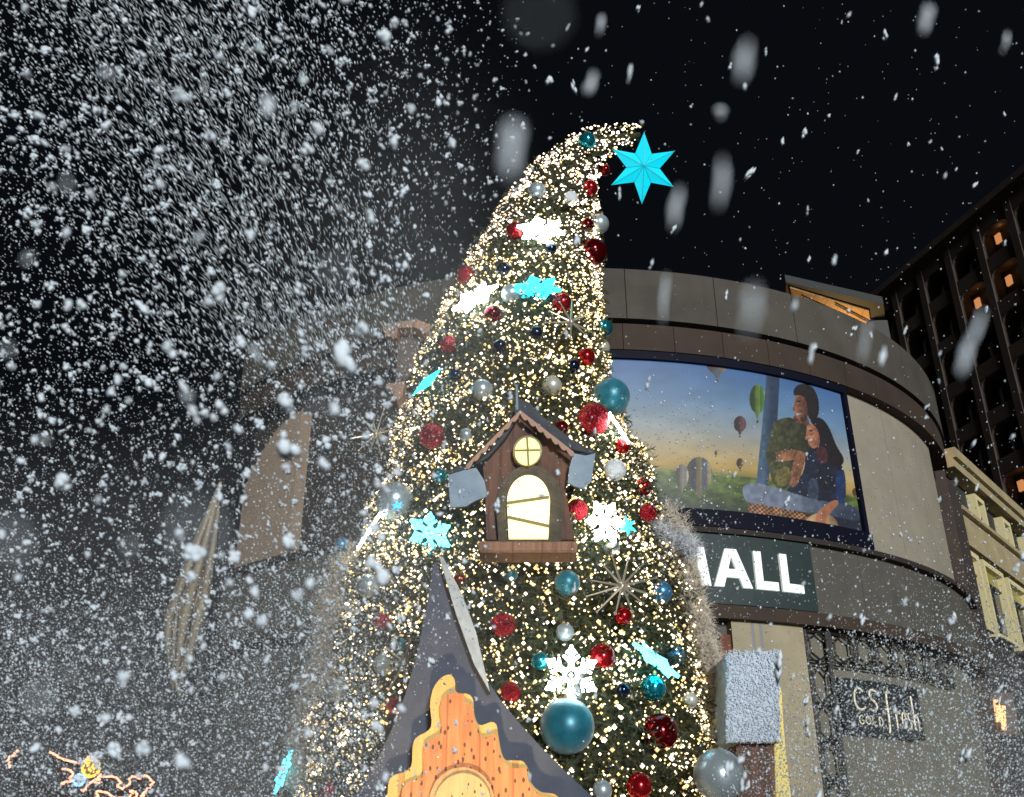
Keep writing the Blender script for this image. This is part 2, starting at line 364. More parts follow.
fn_ = vnoise(PX + PY * .4, PY, 2.4, 21) * .55 + vnoise(PX, PY * .6, 1.3, 23) * .45
img[fg_] *= (.50 + .55 * fn_[fg_])[:, None]
# basket
fill(inpoly(B([(30, 535), (130, 550), (300, 595), (560, 640), (560, 720), (290, 665), (40, 610)])), (58, 36, 26))
wk = inpoly(B([(30, 540), (130, 552), (320, 598), (300, 662), (40, 606)]))
wv = (np.sin(PX * 1.35) * np.sin((PY - .2 * PX) * 1.5) > 0).astype(float); fill(wk, (70, 42, 30), (158, 110, 68), wv, .3)
fill(inpoly(B([(400, 560), (540, 570), (560, 690), (440, 690)])), (24, 32, 48))
fill(inpoly(B([(10, 470), (60, 452), (130, 470), (210, 492), (300, 522), (380, 540), (500, 552), (535, 590), (530, 630), (430, 606), (340, 592), (240, 580), (120, 556), (30, 545), (12, 510)])), (104, 116, 136), (46, 58, 78), np.clip((PX - 790) / 55, 0, 1), .15)
fill(((PX - 821) / 17) ** 2 + ((PY - 527) / 14) ** 2 < 1, (182, 146, 104), (120, 90, 62), np.clip((PX - 822) / 14, 0, 1))
fill(inpoly(B([(420, 525), (445, 545), (385, 600), (378, 655), (338, 660), (332, 610), (350, 575)])), (150, 94, 64), (190, 130, 94), np.clip((822 - PX) / 10, 0, 1))
g_ = img.mean(-1, keepdims=True); img = (g_ + (img - g_) * .92) * .97
lin = np.where(img / 255 <= .04045, img / 255 / 12.92, ((np.clip(img, 0, 255) / 255 + .055) / 1.055) ** 2.4)
V = np.stack([X, Y, Z], -1).reshape(-1, 3); idx = np.arange(NA * NZ).reshape(NA, NZ)
T = np.concatenate([np.stack([idx[:-1, :-1], idx[1:, :-1], idx[1:, 1:]], -1).reshape(-1, 3), np.stack([idx[:-1, :-1], idx[1:, 1:], idx[:-1, 1:]], -1).reshape(-1, 3)])
ms = bpy.data.materials.new('screen_picture'); ms.use_nodes = True; N = ms.node_tree.nodes; b = N['Principled BSDF']
at = N.new('ShaderNodeAttribute'); at.attribute_name = 'picture'; ms.node_tree.links.new(at.outputs['Color'], b.inputs['Emission Color'])
b.inputs['Emission Strength'].default_value = 1.05; b.inputs['Base Color'].default_value = (.01, .01, .01, 1); b.inputs['Roughness'].default_value = .5; ms.cycles.emission_sampling = 'NONE'
scr = raw_tris('screen', V, T, ms, bb)
ca = scr.data.attributes.new('picture', 'FLOAT_COLOR', 'POINT'); ca.data.foreach_set('color', np.concatenate([lin.reshape(-1, 3), np.ones((NA * NZ, 1))], 1).astype('f').ravel())

# ------------------------------------------------------------------ MALL sign
sg = empty('mall_sign', (8, 25, 8), 'dark green sign board with white capital letters MALL under the billboard', 'sign')
part('board', lambda b: band(b, -14, GR, 6.17, 7.93, CR + .2, CR + .32), mat('sign_green', (.012, .032, .028), .6, noise=(.008, .02, .018), nscale=2), sg)
LET = {'A': [[(0, 0), (.27, 0), (.36, .28), (.72, .28), (.81, 0), (1.08, 0), (.70, 1), (.38, 1)], [(.43, .47), (.65, .47), (.54, .80)]],
       'L': [[(0, 0), (.82, 0), (.82, .22), (.27, .22), (.27, 1), (0, 1)]],
       'M': [[(0, 0), (.25, 0), (.32, .62), (.56, .0), (.74, 0), (.98, .62), (1.05, 0), (1.30, 0), (1.18, 1), (.90, 1), (.65, .36), (.40, 1), (.12, 1)]]}
M_let = mat('letter_white', (.82, .85, .82), .5, emit=(.8, .9, .82), estr=.42)
def letter(ch, px0, px1, z0, z1):
    # letters stand on the board between two columns of the curved facade
    def ang(px):                                     # angle on the board whose column shows at px
        lo_, hi_ = R(-14), R(34)
        for _ in range(40):
            m_ = (lo_ + hi_) / 2; p = cyl(m_, CR + .34, (z0 + z1) / 2)
            if project(p.x, p.y, p.z)[0] < px: lo_ = m_
            else: hi_ = m_
        return lo_
    a0, a1 = ang(px0), ang(px1); wd = max(p[0] for p in LET[ch][0])
    bm = bmesh.new()
    def P(u, v, r): return cyl(a0 + (a1 - a0) * u / wd, r, z0 + (z1 - z0) * v)
    outer = LET[ch][0]
    if ch == 'A':
        pieces = [[(0, 0), (.27, 0), (.54, .80), (.54, 1), (.38, 1)], [(1.08, 0), (.81, 0), (.54, .80), (.54, 1), (.70, 1)], [(.352, .25), (.43, .47), (.65, .47), (.728, .25)]]
    elif ch == 'L': pieces = [[(0, 0), (.27, 0), (.27, 1), (0, 1)], [(.27, 0), (.82, 0), (.82, .22), (.27, .22)]]
    else: pieces = [[(0, 0), (.25, 0), (.36, .72), (.40, 1), (.12, 1)], [(1.05, 0), (1.3, 0), (1.18, 1), (.9, 1), (.94, .72)], [(.36, .72), (.56, 0), (.65, .0), (.65, .36), (.40, 1)], [(.94, .72), (.74, 0), (.65, 0), (.65, .36), (.90, 1)]]
    for pc in pieces:
        A = [bm.verts.new(P(u, v, CR + .40)) for u, v in pc]; Bv = [bm.verts.new(P(u, v, CR + .325)) for u, v in pc]
        bm.faces.new(A); bm.faces.new(Bv[::-1])
        for i in range(len(pc)): bm.faces.new((A[i], Bv[i], Bv[(i + 1) % len(pc)], A[(i + 1) % len(pc)]))
    bm_mesh('letter', bm, M_let, sg)
letter('M', 660, 709, 6.58, 7.55); letter('A', 712, 750, 6.58, 7.55); letter('L', 754, 776, 6.58, 7.55); letter('L', 780, 801, 6.58, 7.55)

# ------------------------------------------------------------------ small shop sign
ss = empty('shop_sign', (11, 28, 5), 'small dark shop sign with pale thin lettering on the recessed wall at right', 'sign')
sa0, sa1 = ang_of(838, 4), ang_of(917, 4)
SZ0, SZ1 = 3.35, 4.65
part('board', lambda b: band(b, sa0, sa1, SZ0, SZ1, CR - .15, CR + .12), mat('sign_black', (.016, .018, .02), .5), ss)
STK = {'C': [(.9, .85), (.6, 1), (.25, .9), (.05, .5), (.2, .1), (.6, 0), (.95, .15)], 'S': [(.9, .9), (.5, 1), (.2, .8), (.35, .55), (.7, .42), (.85, .2), (.5, 0), (.1, .1)],
       'f': [(.95, .95), (.7, 1.0), (.5, .85), (.45, .1), (.3, -.1)], 'f2': [(.1, .55), (.9, .6)], 'r': [(.1, .55), (.2, .5), (.2, 0)], 'r2': [(.2, .4), (.5, .58), (.8, .5)],
       'e': [(.1, .28), (.8, .32), (.7, .55), (.3, .55), (.1, .25), (.35, 0), (.85, .1)], 's': [(.8, .5), (.4, .58), (.2, .42), (.7, .2), (.5, 0), (.1, .05)], 'h': [(.15, 1.05), (.15, 0)], 'h2': [(.15, .4), (.5, .58), (.8, .45), (.8, 0)],
       'G': [(.9, .85), (.5, 1), (.1, .7), (.1, .25), (.5, 0), (.9, .2), (.9, .45), (.55, .45)], 'O': [(.5, 1), (.1, .7), (.1, .3), (.5, 0), (.9, .3), (.9, .7), (.5, 1)], 'L': [(.15, 1), (.15, 0), (.9, 0)], 'D': [(.15, 0), (.15, 1), (.6, .95), (.9, .6), (.85, .3), (.5, 0), (.15, 0)]}
bm = bmesh.new()
def stroke(k, u, v, wu, hv, t=.022):
    pts = smooth_poly(STK[k], 1, False)
    add_tube(bm, [cyl(R(sa0 + (sa1 - sa0) * (u + wu * p[0])), CR + .15, SZ0 + (SZ1 - SZ0) * (v + hv * p[1])) for p in pts], t, 5)
stroke('C', .13, .42, .13, .42, .028); stroke('S', .29, .42, .13, .42, .028)
for i, k in enumerate('GOLD'): stroke(k, .16 + .075 * i, .16, .06, .17, .016)
stroke('f', .47, .12, .11, .74, .028); stroke('f2', .47, .18, .11, .55, .02)
stroke('r', .60, .16, .09, .55, .024); stroke('r2', .60, .16, .09, .55, .024); stroke('e', .68, .16, .08, .55); stroke('s', .76, .16, .08, .55); stroke('h', .85, .16, .09, .62, .026); stroke('h2', .85, .16, .09, .55)
bm_mesh('lettering', bm, mat('lettering_cream', (.8, .72, .55), .5, emit=(.8, .72, .5), estr=.25), ss)

# ================================================================== YELLOW BUILDING
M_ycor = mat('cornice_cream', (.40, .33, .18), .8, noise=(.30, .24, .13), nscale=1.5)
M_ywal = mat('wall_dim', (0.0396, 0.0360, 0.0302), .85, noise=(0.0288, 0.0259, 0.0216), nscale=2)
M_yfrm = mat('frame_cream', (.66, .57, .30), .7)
M_glass = mat('glass_dark', (.012, .016, .018), .08, spec=.8)
A0 = Vector((16.4, 35.1, 0)); dirn = Vector((6.8, 8.2, 0)).normalized(); nrm = Vector((dirn.y, -dirn.x, 0))
yb = empty('corner_building', tuple(A0), 'low cream building with wide cornice and tall framed windows right of the mall', 'building')
RM = Matrix((dirn, -nrm, Vector((0, 0, 1)))).transposed()
def ybox(bm, s0, s1, z0, z1, out0, out1):
    c = A0 + dirn * (s0 + s1) / 2 + nrm * (out0 + out1) / 2 + Vector((0, 0, (z0 + z1) / 2 + CAMZ)); add_box(bm, c, (s1 - s0, abs(out1 - out0), z1 - z0), RM)
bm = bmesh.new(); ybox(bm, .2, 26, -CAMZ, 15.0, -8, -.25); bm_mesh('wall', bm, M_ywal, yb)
bm = bmesh.new(); ybox(bm, 0, 26.2, 14.55, 14.95, -.2, .45); ybox(bm, 0, 26.2, 14.2, 14.55, -.24, .3); bm_mesh('cornice', bm, M_ycor, yb)
bm = bmesh.new(); ybox(bm, 0, 26.2, 11.3, 12.5, -.24, .12); ybox(bm, 0, 26.2, 12.5, 12.66, -.24, .3); bm_mesh('band', bm, M_ycor, yb)
M_lit = mat('pane_lit', (.05, .05, .02), .2, emit=(.55, .48, .12), estr=.35)
def win(s, w_, z0, z1, lit=None):
    t = .2
    bm = bmesh.new(); ybox(bm, s, s + t, z0, z1, -.24, .1); ybox(bm, s + w_ - t, s + w_, z0, z1, -.24, .1); ybox(bm, s + t, s + w_ - t, z1 - t, z1, -.24, .1); ybox(bm, s + t, s + w_ - t, z0, z0 + .12, -.24, .14)
    wf = bm_mesh('window', bm, M_yfrm, yb)
    bm = bmesh.new(); ybox(bm, s + t, s + w_ - t, z0 + .12, z1 - t, -.24, -.16); bm_mesh('pane', bm, lit or M_glass, wf)
    if z1 < 12:
        bm = bmesh.new(); ybox(bm, s + t, s + w_ - t, z1 - t - .5, z1 - t, -.155, -.12); lp = bm_mesh('top_pane', bm, M_lit, wf); lp['label'] = 'dim yellow lit top pane'
    bm = bmesh.new(); ybox(bm, s + t, s + w_ - t, z1 - t - .62, z1 - t - .52, -.155, -.05); ybox(bm, s + w_ / 2 - .04, s + w_ / 2 + .04, z0 + .12, z1 - t - .62, -.155, -.08); bm_mesh('glazing_bar', bm, mat('bar_dark', (.03, .03, .03), .5), wf)
for i, (s, w_) in enumerate(((.25, 1.3), (2.0, 2.6), (5.2, 2.6), (8.4, 2.6), (11.6, 2.6), (14.8, 2.6))): win(s, w_, 8.2, 11.1, M_glass)
for s in (2.9, 6.5, 9.9, 13.4, 17): win(s, 1.2, 12.75, 14.0, M_glass)
# a lit doorway lamp lower down on that wall
# ================================================================== TOWER
tw_a = Vector((27.4, 66.0, 0)); tdir = Vector((4, -13, 0)).normalized(); tn = Vector((tdir.y, -tdir.x, 0))  # normal faces the plaza (-x)
tb = empty('apartment_tower', tuple(tw_a), 'tall dark tower block with a grid of balconies and few lit windows at the right', 'building')
RT = Matrix((tdir, tn * -1, Vector((0, 0, 1)))).transposed()
def tbox(bm, s0, s1, z0, z1, o0, o1):
    c = tw_a + tdir * (s0 + s1) / 2 + tn * (o0 + o1) / 2 + Vector((0, 0, (z0 + z1) / 2 + CAMZ)); add_box(bm, c, (s1 - s0, abs(o1 - o0), z1 - z0), RT)
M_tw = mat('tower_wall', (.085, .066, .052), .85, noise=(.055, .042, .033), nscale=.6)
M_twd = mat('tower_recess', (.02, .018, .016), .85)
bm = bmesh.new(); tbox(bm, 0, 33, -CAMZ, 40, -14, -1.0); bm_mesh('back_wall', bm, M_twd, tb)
PW, PH = 2.9, 3.25; NC, NR = 11, 12
bm = bmesh.new()
for c in range(NC + 1): tbox(bm, c * PW - .28, c * PW + .28, -CAMZ, 40, -1.0, 0)
bm_mesh('pier', bm, M_tw, tb)
for r_ in range(NR + 1):
    bm = bmesh.new(); tbox(bm, 0, NC * PW, 40 - r_ * PH - (1.3 if r_ == 0 else 1.0), 40 - r_ * PH, -1.01, -.06); bm_mesh('balcony_front', bm, M_tw, tb)
bm = bmesh.new(); tbox(bm, -.4, 32.4, 40.003, 40.5, -1.2, .5); bm_mesh('roof_edge', bm, M_tw, tb)
lit_m = emis('window_warm', (1.0, .40, .14), .6, base=(.3, .15, .06))
dim_m = emis('window_dim', (.6, .28, .14), .18, base=(.1, .06, .04))
def tower_cell(px, py):      # facade cell that shows at this pixel
    d = ray(px, py); o = Vector((0, 0, CAMZ)); t = (tw_a - o).dot(tn) / d.dot(tn); p = o + d * t
    return (p - tw_a).dot(tdir) / PW, (40 - (p.z - CAMZ)) / PH
litc = {}
for (px, py) in ((995, 232), (1003, 290), (972, 315), (998, 462), (1024, 405)):
    a, b_ = tower_cell(px, py); litc[(int(a), int(b_))] = 1
for r_ in range(NR - 3):
    for c in range(NC - 1):
        zt = 40 - r_ * PH; s0 = c * PW + .6; m = lit_m if (c, r_) in litc else M_glass
        bm = bmesh.new()
        lit_ = (c, r_) in litc
        tbox(bm, s0, s0 + (1.5 if not lit_ else .42), zt - (2.9 if not lit_ else 2.1), zt - (1.1 if not lit_ else 1.45), -.99, -.85)
        zt2 = zt - (1.3 if r_ == 0 else 1.0); b2 = bmesh.new()
        wa, wb = c * PW + .285, (c + 1) * PW - .285
        prism(b2, [tw_a + tdir * q0 + Vector((0, 0, zt2 + CAMZ - q1)) - tn * .08 for q0, q1 in ((wa, .003), (wa, .6), (wa + .16, .24), (wa + .55, .05), (wb - .55, .05), (wb - .16, .24), (wb, .6), (wb, .003))], tn * -.5)
        wo = bm_mesh('window', b2, M_tw, tb); bm_mesh('pane', bm, m, wo)
        if lit_: wo['label'] = 'lit orange window'
for (c, r_) in litc:
    ld = bpy.data.lights.new('room_lamp', 'POINT'); ld.energy = 3.0; ld.color = (1, .5, .22); ld.shadow_soft_size = .15
    lo = bpy.data.objects.new('room_lamp', ld); col.objects.link(lo); lo.location = tw_a + tdir * (c * PW + 1.6) - tn * .5 + Vector((0, 0, 40 - r_ * PH - 1.5 + CAMZ))

# ================================================================== CHRISTMAS TREE
TY = 14.0
SP = [(512, 900, 236), (515, 797, 204), (517, 700, 184), (519, 600, 165), (515, 500, 129), (508, 400, 94), (529, 300, 67), (546, 230, 46), (560, 190, 32), (575, 163, 21), (592, 148, 13), (612, 139, 8), (640, 135, 4)]
sp = []
for x, y, r in SP:
    p = W(x, y, TY); sp.append((p.x, p.y, p.z, r * depth(p) / F))
p0 = sp[0]; sp = [(p0[0], TY, .5, p0[3] + .25)] + sp
sp = np.array(sp); n = len(sp)
tt = np.concatenate([[0], np.cumsum(np.linalg.norm(np.diff(sp[:, :3], axis=0), axis=1))])
ts = np.linspace(0, tt[-1], 260)
def crom(t):                                         # smooth interpolation
    out = np.zeros((len(t), 4))
    for c in range(4): out[:, c] = np.interp(t, tt, sp[:, c])
    return out
spine = crom(ts)
for _ in range(5): spine[1:-1] = (spine[:-2] + 2 * spine[1:-1] + spine[2:]) / 4
tan = np.gradient(spine[:, :3], axis=0); tan /= np.linalg.norm(tan, axis=1)[:, None]
ey = np.array([0, -1.0, 0])                          # towards the viewer
exx = np.cross(ey, tan); exx /= np.linalg.norm(exx, axis=1)[:, None]
def surf(s, phi, off=0):                             # s in 0..1 along spine; phi=0 faces the viewer
    i = np.clip(s * (len(spine) - 1), 0, len(spine) - 1.001); k = i.astype(int); f = (i - k)[:, None]
    c = spine[k] * (1 - f) + spine[k + 1] * f; x = exx[k]; t = tan[k]
    nr = np.cos(phi)[:, None] * ey + np.sin(phi)[:, None] * x
    return c[:, :3] + nr * (c[:, 3:4] + np.asarray(off).reshape(-1, 1) if np.ndim(off) else nr * 0 + c[:, :3] * 0 + (c[:, 3:4] + off)), nr, t
def surf(s, phi, off=0.0):
    i = np.clip(s * (len(spine) - 1), 0, len(spine) - 1.001); k = i.astype(int); f = (i - k)[:, None]
    c = spine[k] * (1 - f) + spine[k + 1] * f; x = exx[k]; t = tan[k]
    nr = np.cos(phi)[:, None] * ey + np.sin(phi)[:, None] * x
    lump = 1 + .06 * np.sin(s * 61 + 3 * np.sin(phi * 3)) * np.sin(phi * 5 + s * 23)
    return c[:, :3] + nr * (c[:, 3] * lump + off)[:, None], nr, t
wts = spine[:, 3] / spine[:, 3].sum(); cdf = np.cumsum(wts)
def samp(nn, front=.62):
    s = np.interp(rng.random(nn), cdf, np.linspace(0, 1, len(spine)))
    f = rng.random(nn) < front
    phi = np.where(f, rng.uniform(-1.75, 1.75, nn), rng.uniform(-math.pi, math.pi, nn)); return s, phi
tree = empty('christmas_tree', (sp[0][0], TY, 0), 'tall bent Christmas tree packed with lights and baubles, its tip curling to the right', 'christmas tree')
# core
ns, nph = 130, 40
sv = np.repeat(np.linspace(0, 1, ns), nph); pv = np.tile(np.arange(nph) * 2 * math.pi / nph, ns)
cv, _, _ = surf(sv, pv); cc_, _, _ = surf(sv, pv, -.16)
rad = np.interp(sv, np.linspace(0, 1, len(spine)), spine[:, 3]); cen = cv - (cv - cc_) / .16 * 0
inn, nrr, _ = surf(sv, pv, 0); core = inn - nrr * np.minimum(.16, rad * .35)[:, None]
cf = []
for i in range(ns - 1):
    for j in range(nph):
        a, b_, c, d = i * nph + j, i * nph + (j + 1) % nph, (i + 1) * nph + (j + 1) % nph, (i + 1) * nph + j; cf += [(a, b_, c), (a, c, d)]
NS = 21000
s, phi = samp(NS); off = rng.uniform(-.10, .05, NS) + (rng.random(NS) < .10) * rng.uniform(.02, .16, NS) * np.clip(1.1 - s, .15, 1); o, nr, tg = surf(s, phi, off)
rs = np.interp(s, np.linspace(0, 1, len(spine)), spine[:, 3]); scl = np.clip(rs / .9, .35, 1.0)
side = np.cross(nr, tg)
d0 = nr * rng.uniform(.5, 1, (NS, 1)) - tg * rng.uniform(-.5, .9, (NS, 1)) + side * rng.uniform(-.7, .7, (NS, 1)); d0 /= np.linalg.norm(d0, axis=1)[:, None]
K = 10; vs, tri = [], []
Ls = rng.uniform(.12, .24, NS) * scl
up = rng.normal(size=(NS, 3)); e1 = np.cross(d0, up); e1 /= np.linalg.norm(e1, axis=1)[:, None]; e2 = np.cross(d0, e1)
VV = []
for k in range(K):
    al = rng.uniform(0, 2 * math.pi, NS); rdv = e1 * np.cos(al)[:, None] + e2 * np.sin(al)[:, None]
    base = o + d0 * (Ls * k / K)[:, None]; tip = base + (d0 * .65 + rdv * .8) * (rng.uniform(.05, .10, NS) * (.5 + .5 * scl))[:, None]
    wv_ = np.cross(rdv, d0) * (rng.uniform(.006, .012, NS))[:, None]
    VV.append(np.stack([base - wv_, base + wv_, tip], 1))
VV = np.concatenate(VV).reshape(-1, 3); TT = np.arange(len(VV)).reshape(-1, 3)
allV = np.concatenate([core, VV]); allT = np.concatenate([np.array(cf), TT + len(core)])
mi = np.concatenate([np.ones(len(cf), int), np.zeros(len(TT), int)])
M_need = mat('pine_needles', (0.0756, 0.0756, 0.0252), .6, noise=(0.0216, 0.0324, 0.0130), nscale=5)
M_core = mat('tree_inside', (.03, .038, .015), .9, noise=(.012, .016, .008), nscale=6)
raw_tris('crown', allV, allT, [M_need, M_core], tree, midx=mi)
bm = bmesh.new(); add_tube(bm, [(sp[0][0], TY, 0), (sp[0][0], TY, 3), (sp[1][0], TY, 5)], [.35, .3, .2], 12); bm_mesh('trunk', bm, mat('bark', (.08, .05, .03), .9, noise=(.04, .025, .015), nscale=9), tree)

# ------------------------------------------------------------------ fairy lights
lights = empty('fairy_lights', (sp[0][0], TY - 2.5, .6), 'thousands of warm white fairy lights wound around the whole Christmas tree', 'fairy lights')
nb = 21000
s, phi = samp(nb * 2, .8)
kp = vnoise(s * 60 + 50, phi * 4 + 50, 1.0, 6) * .6 + vnoise(s * 150 + 50, phi * 9 + 50, 1.0, 9) * .4 + rng.normal(0, .30, nb * 2)
o_s = np.argsort(-kp)[:nb]; s, phi = s[o_s], phi[o_s]
P_, nr_, _ = surf(s, phi, rng.uniform(.02, .15, nb))
size = rng.choice([.012, .016, .021, .027], nb, p=[.55, .27, .13, .05]) * rng.uniform(.85, 1.1, nb)
size *= np.clip(.92 + .25 * s, .9, 1.12)
kindb = rng.choice(4, nb, p=[.40, .21, .12, .27])
toppx = s > .72; kindb[toppx] = rng.choice(4, toppx.sum(), p=[.26, .06, .50, .18])
MB_ = [emis('bulb_warm_white', (1.0, .84, .56), 3.6), emis('bulb_yellow', (1.0, .70, .25), 2.2), emis('bulb_rosy_white', (1.0, .80, .68), 3.8), emis('bulb_dim_gold', (1.0, .74, .36), .75)]
iv, itf = ico(1)
big = np.argsort(-size * (np.cos(phi) > .2))[:100]; rest = np.setdiff1d(np.arange(nb), big)
Mx = np.eye(3)[None] * size[rest][:, None, None]
V_, T_ = instances(OCT[0], OCT[1], Mx * 1.12, P_[rest])
st = raw_tris('bulb', V_, T_, MB_, lights, midx=np.repeat(kindb[rest], len(OCT[1])), smooth=True); st['kind'] = 'stuff'
bulb_me = []
for m in MB_:
    me = bpy.data.meshes.new('bulb'); me.from_pydata(iv.tolist(), [], itf.tolist()); me.materials.append(m); bulb_me.append(me)
for i in big:
    ob = bpy.data.objects.new('bulb', bulb_me[kindb[i]]); col.objects.link(ob); ob.parent = lights
    ob.location = Vector(P_[i]) - lights.location; ob.scale = (size[i],) * 3
bm = bmesh.new(); nn = 2600; s_ = np.linspace(.02, .99, nn); ph_ = s_ * 2 * math.pi * 46
q, _, _ = surf(s_, ph_, .06 + .03 * np.sin(s_ * 900)); add_tube(bm, [Vector(v) for v in q], .006, 3)
bm_mesh('wire', bm, mat('wire_green', (.02, .04, .02), .6), lights)

# ray / tree hit for hanging things
def hit(px, py, out=.0):
    o_ = np.array([0, 0, CAMZ]); d = np.array(ray(px, py)); best = None
    for t in np.arange(8, 22, .04):
        p = o_ + d * t; dd = np.linalg.norm(spine[:, :3] - p, axis=1) - spine[:, 3]; m_ = dd.min()
        if best is None or m_ < best[0]: best = (m_, t, spine[dd.argmin()])
        if m_ < out: return Vector(p), Vector(p - spine[dd.argmin()][:3]).normalized()
    p = o_ + d * best[1]; return Vector(p), Vector(p - best[2][:3]).normalized()

# ------------------------------------------------------------------ baubles
def glitter(name, c, rough=.25, metal=.9, sc_=60):
    m = mat(name, c, rough, metal); N = m.node_tree.nodes; L = m.node_tree.links; b = N['Principled BSDF']
    tc = N.new('ShaderNodeTexCoord'); v = N.new('ShaderNodeTexVoronoi'); v.inputs['Scale'].default_value = sc_; L.new(tc.outputs['Object'], v.inputs['Vector'])
    nm = N.new('ShaderNodeNormalMap'); nm.space = 'OBJECT'; nm.inputs['Strength'].default_value = .55
    L.new(v.outputs['Color'], nm.inputs['Color']); L.new(nm.outputs['Normal'], b.inputs['Normal']); return m
BM = {'red': mat('bauble_red', (.42, .012, .016), .16, .75), 'redg': glitter('bauble_red_glitter', (.6, .03, .05)), 'dred': mat('bauble_dark_red', (.16, .004, .008), .1, .8),
      'teal': mat('bauble_teal', (.014, .21, .28), .38, .25, noise=(.008, .10, .14), nscale=1.6, sheen=.3), 'tealg': mat('bauble_teal_shiny', (.02, .30, .38), .12, .8), 'blue': mat('bauble_blue', (.05, .22, .42), .3, .5),
      'silver': mat('bauble_silver', (.42, .50, .53), .3, .55), 'pearl': mat('bauble_pearl', (.5, .5, .42), .4, .4), 'navy': mat('bauble_navy', (.01, .02, .05), .06, .7, spec=1), 'white': mat('bauble_frosted', (.62, .66, .68), .6, .1, bump=.5, nscale=30)}
M_cap = mat('cap_gold', (.6, .45, .2), .3, 1)
sv3, sf3 = ico(4)
cap_v = []
def bauble_mesh(key):
    me = bpy.data.meshes.new('bauble'); me.from_pydata(sv3.tolist(), [], sf3.tolist()); me.polygons.foreach_set('use_smooth', [True] * len(sf3)); me.materials.append(BM[key]); return me
bme = {k: bauble_mesh(k) for k in BM}
bm = bmesh.new(); bmesh.ops.create_cone(bm, cap_ends=True, segments=12, radius1=.2, radius2=.17, depth=.2, matrix=Matrix.Translation((0, 0, 1.05)))
add_tube(bm, [(.11 * math.cos(a), 0, 1.24 + .11 * math.sin(a)) for a in [k * math.pi / 6 for k in range(13)]], .025, 5)
cap_me = bpy.data.meshes.new('cap'); bmesh.ops.recalc_face_normals(bm, faces=bm.faces); bm.to_mesh(cap_me); bm.free(); cap_me.materials.append(M_cap)
